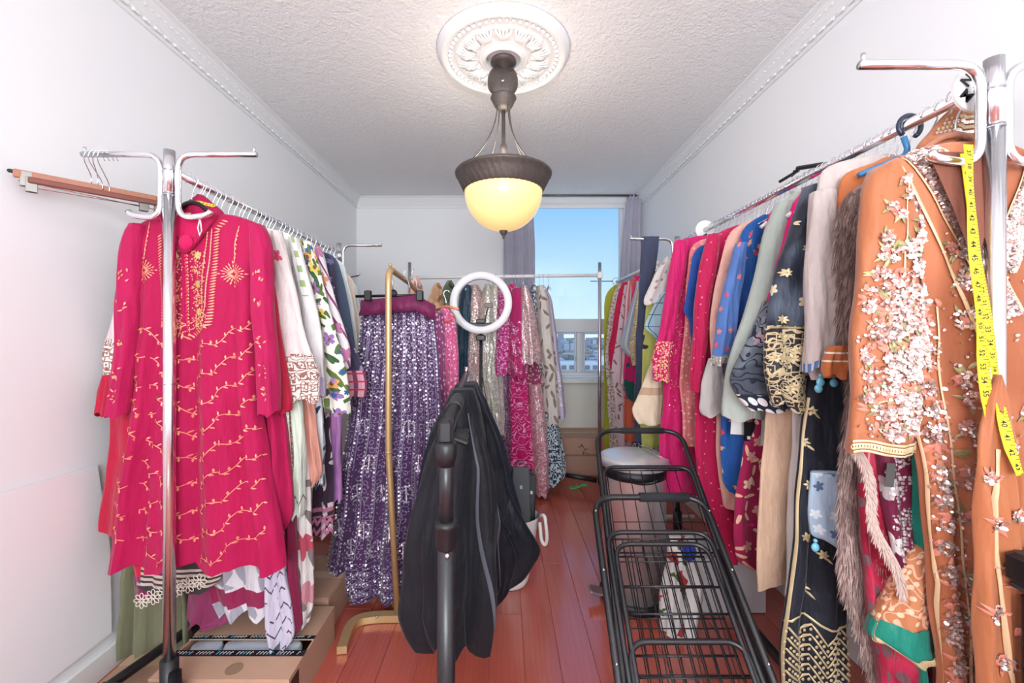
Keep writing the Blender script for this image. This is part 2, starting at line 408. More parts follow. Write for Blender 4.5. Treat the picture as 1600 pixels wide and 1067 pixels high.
# cornices
prof = [(0, -.10), (.010, -.10), (.012, -.093), (.006, -.090), (.006, -.086), (.016, -.066), (.020, -.062), (.020, -.056), (.030, -.040), (.038, -.026), (.042, -.022), (.042, -.016), (.050, -.010), (.060, -.006), (.062, 0), (0, 0)]
def cornice(name, side):
    m = MB(); rings = []
    if side in 'LR':
        s = 1 if side == 'L' else -1; x0 = WL if side == 'L' else WR
        for y in (YF, YB): rings.append([(x0+s*p, y, ZC+q) for p, q in prof])
    else:
        for x in (WL+.001, WR-.001): rings.append([(x, YB-p, ZC+q) for p, q in prof])
    m.quadstrip(rings, True, True, True)
    o = st(m.build(name, plaster_white))
    proto = None; y = 1.3 if side in 'LR' else 0
    if side in 'LR':
        s = 1 if side == 'L' else -1; x0 = WL if side == 'L' else WR
        Mr = Matrix.Rotation(s*math.radians(-28), 3, 'Y')
        k = 0
        while y < YB-.08:
            loc = (x0+s*.0135, y, ZC-.076)
            if proto is None:
                m = MB(); m.box((0, 0, 0), (.007, .034, .019), Mr, bev=.002); m.box((s*.0035, -.006, 0), (.005, .008, .011), Mr, bev=.001); m.box((s*.0035, .007, 0), (.005, .008, .011), Mr, bev=.001)
                proto = m.build('leaf_block', plaster_white, o, (0, 0, 0)); proto.location = loc
            else: copyobj(proto, loc, o)
            y += .05
        y = 1.3; proto = None
        while y < YB-.08:
            loc = (x0+s*.034, y, ZC-.034)
            if proto is None:
                m = MB(); m.box((0, 0, 0), (.004, .012, .012), Matrix.Rotation(s*math.radians(-35), 3, 'Y'), bev=.002)
                proto = m.build('scroll_relief', plaster_white, o, (0, 0, 0)); proto.location = loc
            else: copyobj(proto, loc, o)
            y += .032
cornice('trim_1', 'L'); cornice('trim_2', 'R'); cornice('trim_3', 'B')
for nm, x in (('baseboard_left', WL+.006), ('baseboard_right', WR-.006)):
    st(MB().box((x, (YF+YB)/2, .045), (.012, YB-YF-.01, .09), bev=.003).build(nm, white_paint))
st(MB().box((WL/2, YB-.006, .045), (-WL-.08, .012, .09), bev=.003).build('baseboard_back', white_paint))

# ------------------------------------------------------------------ city beyond the window, haze put into its pale greyish colours
ground_m = simple('city_ground', (140, 152, 148), 1, noise=.2)
st(MB().box((250, 1150, -36), (2600, 2200, 1)).build('ground', ground_m))
tree_m = simple('distant_tree', (112, 130, 122), 1, noise=.4); tree_s = MB()
cols = [simple('far_roof_pale', (196, 200, 206), .9), simple('far_wall_grey', (164, 170, 180), .9), simple('far_brick', (170, 158, 152), .9)]
mbs = [MB(), MB(), MB()]
for i in range(1500):
    Y = 120+R.random()**1.3*1900; X = Y*(R.uniform(-.02, .42)); h = R.choice((5, 7, 8, 12)) if R.random() < .93 else R.uniform(14, 26)
    if Y < 600 and h > 13: h = 8
    k_ = R.randrange(3); mbs[k_].box((X, Y, -35.5+h/2), (R.uniform(8, 26), R.uniform(8, 20), h))
for i in range(3200):
    Y = 75+R.random()**1.9*1700; X = Y*R.uniform(0, .42); r = R.uniform(3, 6)
    tree_s.ball((X, Y, -35+r*.8), r, 6, 4, (1, 1, R.uniform(.8, 1.3)))
for nm, mb, mm, lb in (('house_block', mbs[0], cols[0], 'pale low houses spread over the far suburb seen through the window'), ('house_block', mbs[1], cols[1], 'grey low blocks spread over the far suburb seen through the window'), ('house_block', mbs[2], cols[2], 'brick-toned low blocks spread over the far suburb seen through the window')):
    tag(mb.build(nm, mm), lb, 'houses', kind='stuff')
tag(tree_s.build('tree_canopy', tree_m, smooth=True), 'hazy grey-green treetops covering the land beyond the window', 'trees', kind='stuff')
def block(name, label, X, Y, w_, d, z1, floors, bays, mat):
    o = empty(name, (X, Y, -35.5), label, 'building'); zb = -35.5
    MB().box((X, Y, (z1+zb)/2), (w_, d, z1-zb), bev=.2).build('wall', mat, o)
    gm = cols[1] if False else simple('far_window', (120, 132, 146), .3)
    pm = None
    for fi in range(floors):
        z = z1-1.6-fi*3.0
        for b_ in range(bays):
            x = X-w_/2+(b_+.5)*w_/bays
            if pm is None: pm = MB().box((x, Y-d/2-.05, z), (w_/bays*.62, .2, 1.4)).build('window', gm, o); l0 = Vector((x, Y, z)); base = pm.location.copy()
            else: copyobj(pm, base+Vector((x, Y, z))-l0, o)
    MB().box((X+w_*.2, Y, z1+1), (w_*.2, d*.4, 2), bev=.1).build('roof_box', mat, o)
block('apartment_building', 'white apartment slab with rows of balconies low in the right pane of the window', 31, 150, 24, 12, -8.5, 8, 9, simple('far_white_wall', (214, 216, 220), .8))
block('office_tower', 'small grey tower standing on the skyline at the left pane of the window', 187, 1400, 18, 14, 20, 6, 5, cols[1])

# ------------------------------------------------------------------ lofted cloth
class Loft:
    def __init__(s, rows, M=44, fold=(5, .008), wr=.004, seed=0, hem=0, mode='x', smooth=2, back=None):
        s.R = random.Random(seed*77+5); rows = np.array(rows, float)           # z, xl, xr, yc, hd
        d = np.concatenate([[0], np.cumsum(np.hypot(np.diff(rows[:, 0]), .5*np.diff(rows[:, 1])) + 1e-5)]); d /= d[-1]
        t = np.linspace(0, 1, M+1); g = np.stack([np.interp(t, d, rows[:, i]) for i in range(5)], 1)
        for _ in range(smooth):
            g[1:-1] = .25*g[:-2]+.5*g[1:-1]+.25*g[2:]
        s.g = g; s.t = t; s.M = M; s.nf, s.af = fold; s.wr = wr; s.hem = hem; s.mode = mode
        s.ph = [s.R.uniform(0, 6.28) for _ in range(8)]
        s.per = float(np.mean((g[:, 2]-g[:, 1]))) 
    def pt(s, a, t, off=0.0):
        t = min(max(t, 0), 1)
        k = t*s.M; i = min(int(k), s.M-1); f = k-i
        z, xl, xr, yc, hd = s.g[i]*(1-f)+s.g[i+1]*f
        cx, hw = (xl+xr)/2, (xr-xl)/2; c, q = math.cos(a), math.sin(a)
        ramp = min(1, t*1.6)**1.2; p = s.ph
        if s.mode == 'x':
            cc = math.copysign(abs(c)**.9, c)
            wv = math.sin(s.nf*PI*c*.5+p[0])+.55*math.sin(s.nf*PI*c*.93+p[1]+1.2*t)+.3*math.sin(s.nf*PI*c*1.7+p[2]-t)
            y = yc+(hd+off)*q + s.af*ramp*wv + s.wr*(math.sin(z*23+c*4+p[3])*math.sin(c*6+z*9+p[4]))
            x = cx+(hw+off*abs(c))*cc + s.wr*.8*math.sin(z*17+p[5])*ramp
        else:
            rr = 1; wv = math.sin(s.nf*a+p[0]+.8*t)+.5*math.sin((s.nf+3)*a+p[1]-1.5*t)+.35*math.sin((2*s.nf+1)*a+p[2])
            dd = s.af*ramp*wv+s.wr*math.sin(z*19+a*2+p[3])
            x = cx+(hw+dd+off)*c; y = yc+(hd+dd+off)*q
        if s.hem: z += s.hem*(t**6)*(math.sin(s.nf*PI*c*.5+p[0]+1)+.5*math.sin(3*c+p[6]))
        return Vector((x, y, z))
    def rows_mesh(s, name, mat, parent, N=40, t0=0, t1=1, off=0.0, cap=True, thick=0):
        rings = []; uvs = []
        ts = [t0+(t1-t0)*i/max(2, int(s.M*(t1-t0))) for i in range(max(2, int(s.M*(t1-t0)))+1)]
        for t in ts:
            rings.append([s.pt(2*PI*j/N - PI/2, t, off) for j in range(N)])
        m = MB(); m.quadstrip(rings, True, False, False)
        if cap: m.f.append(tuple(range(N))[::-1])
        o = m.build(name, mat, parent, smooth=True)
        me = o.data; uvl = me.uv_layers.new(name='UVMap'); L = len(me.loops)
        vi = np.zeros(L, int); me.loops.foreach_get('vertex_index', vi)
        co = np.zeros(len(me.vertices)*3); me.vertices.foreach_get('co', co); co = co.reshape(-1, 3)
        r = np.array([[p.x, p.y, p.z] for ring in rings for p in ring]).reshape(len(rings), N, 3)
        # arc length along the average ring, measured from the front centre
        seg = np.linalg.norm(np.roll(r, -1, 1)-r, axis=2).mean(0); cu = np.concatenate([[0], np.cumsum(seg)[:-1]])
        tot = seg.sum(); U = np.where(cu > tot/2, cu-tot, cu)
        uu = np.tile(U, len(rings)); vv = r[:, :, 2].reshape(-1)
        # wrap fix on the back seam
        uvd = np.zeros((L, 2)); uvd[:, 0] = uu[vi]; uvd[:, 1] = vv[vi]
        uvl.data.foreach_set('uv', uvd.reshape(-1)); return o
    def find(s, x, z, off=.002):
        zs = s.g[:, 0]; i = int(np.searchsorted(-zs, -z)); i = max(1, min(i, s.M))
        f = (zs[i-1]-z)/max(1e-6, zs[i-1]-zs[i]); f = min(max(f, 0), 1)
        row = s.g[i-1]*(1-f)+s.g[i]*f; hw = (row[2]-row[1])/2
        c = (x-(row[1]+row[2])/2)/hw; c = max(-.98, min(.98, c))
        if s.mode == 'x': c = math.copysign(abs(c)**(1/.9), c)
        return s.pt(-math.acos(c), (i-1+f)/s.M, off)
    def inside(s, x, z):
        zs = s.g[:, 0]
        if z > zs[0] or z < zs[-1]: return False
        xl = np.interp(-z, -zs, s.g[:, 1]); xr = np.interp(-z, -zs, s.g[:, 2]); return xl+.004 < x < xr-.004

class Emb:
    """raised embroidery on the front of a loft: leaves, dots, ribbons in (x,z)"""
    def __init__(s, L, off=.003): s.L = L; s.off = off; s.m = MB()
    def leaf(s, x, z, a, ln, wd):
        if not s.L.inside(x, z): return
        ca, sa = math.cos(a), math.sin(a); pts = []
        for (p, q) in ((-.5, 0), (-.15, -.5), (.2, -.38), (.5, 0), (.2, .38), (-.15, .5)):
            X = x+p*ln*ca-q*wd*sa; Z = z+p*ln*sa+q*wd*ca
            v = s.L.find(X, Z, s.off); pts.append(v)
        cen = s.L.find(x, z, s.off+wd*.3); b = len(s.m.v); s.m.v += [tuple(v) for v in pts]+[tuple(cen)]
        for i in range(6): s.m.f.append((b+i, b+(i+1) % 6, b+6))
    def dot(s, x, z, r, n=6):
        if not s.L.inside(x, z): return
        c = s.L.find(x, z, s.off+r*.35); b = len(s.m.v)
        s.m.v += [(c.x+r*math.cos(6.283*i/n), c.y+r*.5, c.z+r*math.sin(6.283*i/n)) for i in range(n)]+[tuple(c)]
        for i in range(n): s.m.f.append((b+i, b+(i+1) % n, b+n))
    def sequin(s, x, z, r, tilt=.5, n=6):
        if not s.L.inside(x, z): return
        c = s.L.find(x, z, s.off+r*.5); nx, nz = R.uniform(-tilt, tilt), R.uniform(-tilt, tilt); a0 = R.random()*3
        s.m.poly([(c.x+r*math.cos(a0+6.283*i/n), c.y+r*(math.cos(a0+6.283*i/n)*nx+math.sin(a0+6.283*i/n)*nz), c.z+r*math.sin(a0+6.283*i/n)) for i in range(n)])
    def line(s, pts, wd):
        L = []; n = len(pts)
        dense = []
        for i in range(n-1):
            k = max(1, int(math.dist(pts[i], pts[i+1])/.012))
            dense += [(pts[i][0]+(pts[i+1][0]-pts[i][0])*j/k, pts[i][1]+(pts[i+1][1]-pts[i][1])*j/k) for j in range(k)]
        dense.append(pts[-1]); rings = []
        for i, (x, z) in enumerate(dense):
            x1, z1 = dense[min(i+1, len(dense)-1)]; x0, z0 = dense[max(i-1, 0)]; dx, dz = x1-x0, z1-z0; l = math.hypot(dx, dz) or 1
            nx, nz = -dz/l*wd/2, dx/l*wd/2
            rings.append([s.L.find(x+nx, z+nz, s.off), s.L.find(x, z, s.off+wd*.35), s.L.find(x-nx, z-nz, s.off)])
        s.m.quadstrip(rings, False)
    def ring(s, x, z, r, wd, n=10): s.line([(x+r*math.cos(6.283*i/n), z+r*math.sin(6.283*i/n)) for i in range(n+1)], wd)
    def flower(s, x, z, r, n=5):
        for i in range(n):
            a = 6.283*i/n+x*30; s.leaf(x+r*.55*math.cos(a), z+r*.55*math.sin(a), a, r*.9, r*.5)
        s.dot(x, z, r*.22)
    def build(s, name, mat, parent, kind='stuff'):
        if not s.m.v: return None
        o = s.m.build(name, mat, parent, smooth=True)
        if kind: o['kind'] = kind
        return o

# ------------------------------------------------------------------ hangers
wire_m = chrome; HOOKS = {}
def hook_pts(h=.075, r=.02):
    """hook in the XZ plane, crown of the hook over a rail of radius .0135 centred on the origin"""
    p = [Vector((0, 0, -h)), Vector((0, 0, -h*.75)), Vector((.006, 0, -.035)), Vector((.0185, 0, -.012))]
    p += [Vector((r*.95*math.cos(a), 0, r*.95*math.sin(a)-.004)) for a in [math.radians(d) for d in range(-5, 196, 20)]]
    return p
def shorten(t, mx):
    for e in (' on the right rack', ' on the left rack', ' on the white rack', ' on the back rack'): t = t.replace(e, '')
    P_ = {'with', 'on', 'in', 'behind', 'beside', 'near', 'between', 'next', 'below', 'under', 'whose', 'right', 'showing', 'hanging', 'poking', 'seen', 'at', 'by', 'towards', 'reaching', 'heavy', 'of', 'that', 'and', 'just', 'a', 'its', 'the', 'before', 'large', 'hem', 'long', 'outermost'}
    ww = t.split()
    while len(ww) > mx: ww.pop()
    while ww[-1].strip(',') in P_: ww.pop()
    return ' '.join(ww).rstrip(',')
def hanger_at(x, y, z, label, mat, group, wd=.30, rot=0, drop=.055, thin=.007, hookmat=None):
    o = empty('coat_hanger', (x, y, z), label, 'hanger', group); o.rotation_euler = (0, 0, rot)
    key = (mat.name, round(wd, 2), round(drop, 3), thin, (hookmat or chrome).name)
    if key not in HOOKS:
        a = MB().tube(hook_pts(), .0016, 6); 
        h = a.build('hook', hookmat or chrome, o, ORG[o.name]*0, smooth=True); h.location = (0, 0, 0)
        pts = [(-wd/2, 0, -.077-drop), (-wd/2*.75, 0, -.077-drop*.72), (-wd*.16, 0, -.083), (0, 0, -.077), (wd*.16, 0, -.083), (wd/2*.75, 0, -.077-drop*.72), (wd/2, 0, -.077-drop)]
        b = MB().tube(rnd_path(pts, .04, 4), thin, 6); s = b.build('shoulder_bar', mat, o, ORG[o.name]*0, smooth=True); s.location = (0, 0, 0)
        HOOKS[key] = (h, s)
    else:
        for q in HOOKS[key]: copyobj(q, (0, 0, 0), o)
    return o

LR_X, RR_X, RAILZ = -1.007, .955, 1.695
RACK = {'L': LR_X, 'R': RR_X}
def garment(name, label, cat, side, Y, mat, inner, group, outer=None, sleeves=(), fold=(6, .009), hd=.024, N=44, M=44, hem=.01, seed=None, hanger='plain', hwd=.16, neck=True, railz=RAILZ, rx=None, hlabel=None, wmax=.25, full=None, cuff=None, off_y=0):
    rx = RACK[side] if rx is None else rx
    seed = int(Y*1000) if seed is None else seed
    o = empty(name, (rx, Y, railz), label, cat, group)
    rows = []
    if full:
        for (py, l, r) in full: rows.append((PZ(py, Y), PX(l, Y), PX(r, Y), Y, hd))
    else:
        for k, (py, px) in enumerate(inner):
            xi = PX(px, Y); z = PZ(py, Y); hw = max(.03, min(wmax, abs(rx-xi)))
            if side == 'L': xl = max(rx-hw, WL+.02); xr = xi
            else: xl = xi; xr = min(rx+hw, WR-.02)
            if outer is not None:
                if side == 'L': xl = rx-outer
                else: xr = rx+outer
            rows.append((z, xl, xr, Y, hd))
        if neck:
            z0 = min(railz-.075, rows[0][0]+.03); z0 = max(z0, rows[0][0]+.004)
            rows.insert(0, (z0, rx-.035, rx+.035, Y, hd*.7))
    L = Loft(rows, M=M, fold=fold, seed=seed, hem=hem)
    body = L.rows_mesh('body', mat, o, N=N)
    Ls = []
    for s in sleeves:
        sm = s.get('mat', mat); dy = s.get('dy', -.012)
        rw = [tuple(q) for q in s['rows']]; (_, l1, r1), (_, l2, r2) = rw[-2], rw[-1]
        if r2-l2 < .85*(r1-l1): c_, h_ = (l1+r1+l2+r2)/4, (r1-l1)*.46; rw[-1] = (rw[-1][0]-3, c_-h_, c_+h_)
        s = dict(s, rows=rw)
        rr = [(PZ(py, Y+dy), PX(l, Y+dy), PX(r, Y+dy), Y+dy, s.get('hd', hd*.9)) for (py, l, r) in s['rows']]
        SL = Loft(rr, M=s.get('M', 26), fold=s.get('fold', (3, .005)), seed=seed+3, hem=s.get('hem', .006))
        so = SL.rows_mesh('sleeve', sm, o, N=28); Ls.append(SL)
        if 'cuff' in s:
            cm, t0 = s['cuff']; SL.rows_mesh('cuff', cm, so, N=28, t0=t0, t1=1, off=.0025, cap=False)
    if hanger:
        hm, gp, nm = {'plain': (white_plastic, 'pale hangers on the rails', 'white'), 'black': (black_plastic, 'black hangers on the rails', 'black'), 'wood': (wood_hanger, 'wooden hangers on the rails', 'wooden')}[hanger]
        hanger_at(rx, Y, railz+.0005, '%s hanger holding the %s' % (nm, shorten(hlabel or label, 12)), hm, gp, wd=hwd)
    o_L[o.name] = (o, L, Ls)
    return o, L, Ls
o_L = {}
# ------------------------------------------------------------------ ceiling medallion and lamp
LY = 1.957; LX = -.004
med = empty('ceiling_medallion', (LX, LY, ZC), 'round white plaster ceiling medallion with acanthus leaves and a beaded rim above the lamp', 'ceiling medallion')
mp = [(.075, -.004), (.078, -.034), (.085, -.040), (.095, -.034), (.102, -.024), (.110, -.026), (.118, -.018), (.13, -.010), (.15, -.011), (.17, -.015), (.19, -.021), (.205, -.027), (.215, -.027), (.225, -.021), (.238, -.018), (.25, -.020), (.262, -.030), (.275, -.036), (.285, -.034), (.292, -.026), (.298, -.020), (.303, -.012), (.305, 0)]
def mfn(a, r, z):
    if .118 < r < .225:
        q = (r-.118)/.107; k = 14; u = (a*k/(2*PI)) % 1-.5
        lobe = max(0, 1-abs(u)*2.1*(1+.2*math.sin(q*22)))
        z -= .020*math.sin(min(1, q*1.15)*PI)*lobe**.6*(.75+.25*math.cos(u*38))
    return r, z
dense = []
for i in range(len(mp)-1):
    for k in range(3): dense.append((mp[i][0]+(mp[i+1][0]-mp[i][0])*k/3, mp[i][1]+(mp[i+1][1]-mp[i][1])*k/3))
dense.append(mp[-1])
MB().lathe(dense, (LX, LY, ZC), 280, fn=mfn).build('relief_disc', plaster_white, med, smooth=True)
bp = None
for i in range(54):
    a = 2*PI*i/54; loc = (LX+.246*math.cos(a), LY+.246*math.sin(a), ZC-.026)
    if bp is None: bp = MB().ball((0, 0, 0), .0105, 8, 6, (1, 1, .9)).build('bead', plaster_white, med, (0, 0, 0), smooth=True); bp.location = Vector(loc)-ORG[med.name]
    else: copyobj(bp, Vector(loc)-ORG[med.name], med)
lp = None
for i in range(14):
    a = 2*PI*(i+.5)/14; loc = Vector((LX+.168*math.cos(a), LY+.168*math.sin(a), ZC-.024))-ORG[med.name]
    if lp is None:
        m = MB()
        for (t, s_) in ((0, 1), (.55, .7), (-.55, .7), (1.0, .45), (-1.0, .45)):
            pts = [(-.042+.0*t, 0, .004), (-.02, t*.012, -.006), (.012*s_, t*.024, -.010), (.05*s_, t*.034, -.004), (.055*s_-.008, t*.040, .006)]
            m.tube([Vector(p) for p in pts], [.003, .0055, .006, .005, .002], 6)
        lp = m.build('acanthus_leaf', plaster_white, med, (0, 0, 0), smooth=True); lp.location = loc; lp.rotation_euler = (0, 0, a)
    else: copyobj(lp, loc, med, (0, 0, a))
MB().lathe([(.02, -.03), (.05, -.032), (.074, -.02), (.076, -.004)], (LX, LY, ZC), 48).build('centre_boss', plaster_white, med, smooth=True)

lamp = empty('pendant_lamp', (LX, LY, ZC-.035), 'bronze pendant lamp with a glowing amber glass bowl hanging from the medallion', 'lamp')
def fl_fn(k, amp, lo, hi):
    def f(a, r, z): return (r+(amp*math.cos(k*a) if lo <= z <= hi else 0), z)
    return f
MB().lathe([(.03, 0), (.058, -.002), (.060, -.012), (.045, -.022), (.02, -.03), (.012, -.045)], (LX, LY, ZC-.033), 36).build('ceiling_cup', bronze, lamp, smooth=True)
Mt = Matrix.Rotation(math.radians(78), 3, 'X')
def cfn(a, r, z): return (r*(1+.26*abs(math.sin(a))**1.5), z-(.0035*abs(math.cos(a*12)) if .02 < r < .058 else 0))
MB().lathe([(.001, .030), (.03, .028), (.058, .016), (.068, .004), (.070, -.004), (.066, -.012), (.060, -.010), (.045, -.017), (.022, -.021), (.012, -.027), (.001, -.028)], (LX-.003, LY, ZC-.128), 72, Mt, cfn).build('canopy_disc', bronze, lamp, smooth=True)
MB().ball((LX-.003, LY-.032, ZC-.147), .009, 10, 6).build('canopy_screw', chrome_dull, lamp, smooth=True)
m = MB()
for i in range(7):
    z = ZC-.215-i*.012; pts = arc((LX, LY, z), .0085, 0, 2*PI, 10, (1, 0, 0) if i % 2 else (0, 1, 0), (0, 0, 1)); m.tube(pts[:-1], .0022, 5, closed=True)
m.build('chain', bronze, lamp, smooth=True)
zc = 2.285
MB().lathe([(.058, .012), (.060, .006), (.052, -.006), (.045, -.022), (.038, -.034), (.026, -.046), (.012, -.05)][::-1], (LX, LY, zc), 48, fn=fl_fn(20, .0016, -.04, -.005)).build('top_cap', bronze, lamp, smooth=True)
MB().lathe([(.058, .012), (.03, .02), (.01, .03), (.009, .05)], (LX, LY, zc), 32).build('cap_lid', bronze, lamp, smooth=True)
zr = 1.94
MB().lathe([(.009, zc-.04), (.009, 2.085), (.014, 2.075), (.017, 2.06), (.014, 2.045), (.010, 2.035), (.010, 2.0), (.011, zr-.03)][::-1], (LX, LY, 0), 20).build('stem', bronze, lamp, smooth=True)
for k in range(4):
    a = math.radians(35+90*k); r0, r1 = .035, .19; pts = []
    for i in range(13):
        t = i/12; r = r0+(r1-r0)*t**1.9; pts.append((LX+r*math.cos(a), LY+r*math.sin(a), (zc-.035)*(1-t)+(zr+.005)*t))
    MB().tube(pts, .0028, 6).build('support_wire', bronze, lamp, smooth=True)
rimp = [(.178, zr-.085), (.186, zr-.075), (.196, zr-.055), (.206, zr-.035), (.216, zr-.015), (.222, zr-.010), (.224, zr-.002), (.218, zr+.004), (.200, zr+.002), (.185, zr-.02), (.172, zr-.07)]
def rfn(a, r, z): return (r+(.0022*math.cos(44*a+z*90) if zr-.078 < z < zr-.012 and r > .18 else 0), z)
MB().lathe([(p[0], p[1]) for p in rimp]+[rimp[0]], (LX, LY, 0), 220, fn=rfn).build('rim', bronze, lamp, smooth=True)
n = NT('amber_glass'); n.b.inputs['Base Color'].default_value = (*srgb((244, 214, 150)), 1); n.b.inputs['Roughness'].default_value = .25
n.b.inputs['Emission Color'].default_value = (*srgb((250, 214, 140)), 1); n.b.inputs['Emission Strength'].default_value = .55; amber = n.m
zb = zr-.078; bp_ = []
for i in range(17):
    t = i/16*PI/2; bp_.append((.180*math.cos(t)+(.001 if i == 16 else 0), zb-.185*math.sin(t)**1.0))
MB().lathe(bp_[::-1], (LX, LY, 0), 64).build('glass_bowl', amber, lamp, smooth=True)
MB().lathe([(.001, zb-.222), (.006, zb-.216), (.004, zb-.209), (.010, zb-.203), (.016, zb-.195), (.020, zb-.184), (.021, zb-.180), (.001, zb-.176)], (LX, LY, 0), 24).build('finial', bronze, lamp, smooth=True)
pl = bpy.data.lights.new('bulb', 'POINT'); pl.energy = 7; pl.color = (1, .95, .9); pl.shadow_soft_size = .09
po = bpy.data.objects.new('bulb', pl); C.objects.link(po); po.location = (LX, LY, zr+.06)

# ------------------------------------------------------------------ curtains
cm_ = cloth('lilac_grey_curtain', (186, 184, 200), rough=.9, sheen=.2, wr=.15)
def curtain(label, rows, Yc, n):
    o = empty('curtain', (PX((rows[0][1]+rows[0][2])/2, Yc), Yc, PZ(rows[0][0], Yc)), label, 'curtain', None)
    L = Loft([(PZ(py, Yc), PX(l, Yc), PX(r, Yc), Yc, .028) for py, l, r in rows], M=50, fold=(n, .0), wr=.001, seed=3)
    N = n*12; rings = []
    for i in range(51):
        t = i/50; z, xl, xr, yc, hd = L.g[i]; front = []; back = []
        for j in range(N+1):
            u = j/N; y = yc+.020*math.sin(u*n*2*PI)*(.6+.4*t)+.006*math.sin(u*n*PI+2*t)
            front.append((xl+(xr-xl)*(u+.012*math.sin(u*n*4*PI)), y, z))
        rings.append(front+[(p[0], p[1]+.004, p[2]) for p in front[::-1]])
    MB().quadstrip(rings, True, True, True).build('cloth', cm_, o, smooth=True)
    m = MB(); m2 = rings[0][:N+1]
    m.quadstrip([[(p[0], p[1]-.002, p[2]+.001) for p in m2], [(p[0], p[1]-.002, p[2]-.055) for p in m2]], False); m.build('header_band', cm_, o, smooth=True)
    return o
YC = YB-.10
curtain('lilac grey curtain hanging behind the lamp on the left of the window', [(302, 786, 832), (380, 787, 836), (480, 786, 836), (600, 786, 838), (640, 786, 838)], YC, 6)
curtain('lilac grey curtain hanging on the right of the window', [(302, 981, 1013), (340, 976, 1014), (400, 971, 1016), (470, 966, 1018), (560, 960, 1022), (620, 958, 1022), (640, 958, 1022)], YC, 6)
rod = empty('curtain_rod', P(900, 306, YC), 'dark curtain rod with round end above the window', 'curtain rod')
MB().tube([P(770, 305.5, YC), P(1012, 305.5, YC)], .008, 10).build('rod', simple('dark_rod', (92, 92, 98), .4, .5), rod, smooth=True)
MB().ball(P(1014, 306, YC), .026, 14, 8).build('finial', simple('dark_finial', (60, 60, 66), .4, .3), rod, smooth=True)
q = P(906, 305.5, YC)
MB().tube([q+Vector((0, .10, .0)), q+Vector((0, 0, 0)), q+Vector((0, -.002, .025))], .005, 6).build('bracket', white_paint, rod)
hb = MB(); zz = PZ(316, YB); hb.box(((WX0+WX1)/2, YB-.012, zz), (WX1-WX0+.04, .022, .05), bev=.004); st(hb.build('trim_5', fr_m))

# ------------------------------------------------------------------ clothes racks
def arm_set(o, x, Y, ztop, s, mat):
    """flat side arm: tip -> bend -> down beside the pole -> hook"""
    r = .0085; g = .026
    a = rnd_path([(x+s*.262, Y, ztop-.012), (x+s*g, Y, ztop-.012), (x+s*g, Y, ztop-.205), (x+s*.115, Y, ztop-.196), (x+s*.125, Y, ztop-.182)], .05, 8)
    arm = MB().tube(a, r, 12).build('side_arm', mat, o, smooth=True)
    MB().tube([(x+s*.255, Y, ztop-.006), (x+s*.255, Y, ztop+.010)], .004, 8).build('end_stop', mat, arm, smooth=True)
def rack(label, x, y0, y1, ztop, zrail, foot_bars, arms0=True, arms1=True):
    o = empty('clothes_rack', (x, y0, 0), label, 'clothes rack')
    for Y, am, nm in ((y0, arms0, 'near'), (y1, arms1, 'far')):
        MB().tube([(x, Y, .215), (x, Y, ztop-.13)], .0165, 18).build('pole', chrome, o, smooth=True)
        MB().tube([(x, Y, ztop-.135), (x, Y, ztop)], .0150, 18).build('pole', chrome, o, smooth=True)
        m = MB()
        for z in (ztop-.135, ztop-.06, 1.05): m.tube([(x, Y, z-.0015), (x, Y, z+.0015)], .0172, 18)
        m.build('joint_ring', chrome_dull, o, smooth=True)
        MB().tube([(x, Y, .03), (x, Y, .225)], .024, 16).build('socket', black_plastic, o, smooth=True)
        if am:
            arm_set(o, x, Y, ztop, -1, chrome); arm_set(o, x, Y, ztop, 1, chrome)
    MB().tube([(x, y0, zrail), (x, y1, zrail)], .0125, 16).build('rail', chrome, o, smooth=True)
    for (p, q_) in foot_bars:
        MB().tube([p, q_], .017, 10).build('foot_bar', black_metal, o, smooth=True)
        for e_ in (p, q_): MB().lathe([(.004, -.014), (.014, -.010), (.016, 0), (.014, .010), (.004, .014)], (e_[0], e_[1], .018), 14, Matrix.Rotation(PI/2, 3, 'Y')).build('caster', black_plastic, o, smooth=True)
    return o
RY0, RY1 = 1.27, 2.57
rackL = rack('chrome clothes rack along the left wall holding the pink tunic', LR_X, RY0, RY1, 1.752, RAILZ,
     [((-1.30, 1.06, .10), (-1.12, 1.80, .10)), ((LR_X+.02, RY0-.005, .19), (-.87, 1.13, .03)), ((-1.27, RY1, .05), (-.75, RY1, .05)), ((LR_X, RY0, .12), (-1.24, 1.30, .11))])
rackR = rack('chrome clothes rack along the right wall holding the orange gown', RR_X, .824, 2.33, 1.737, RAILZ,
     [((.72, .824, .04), (1.2, .824, .04)), ((.70, 2.33, .05), (1.18, 2.33, .05)), ((RR_X, .824, .07), (RR_X, 2.33, .07))])
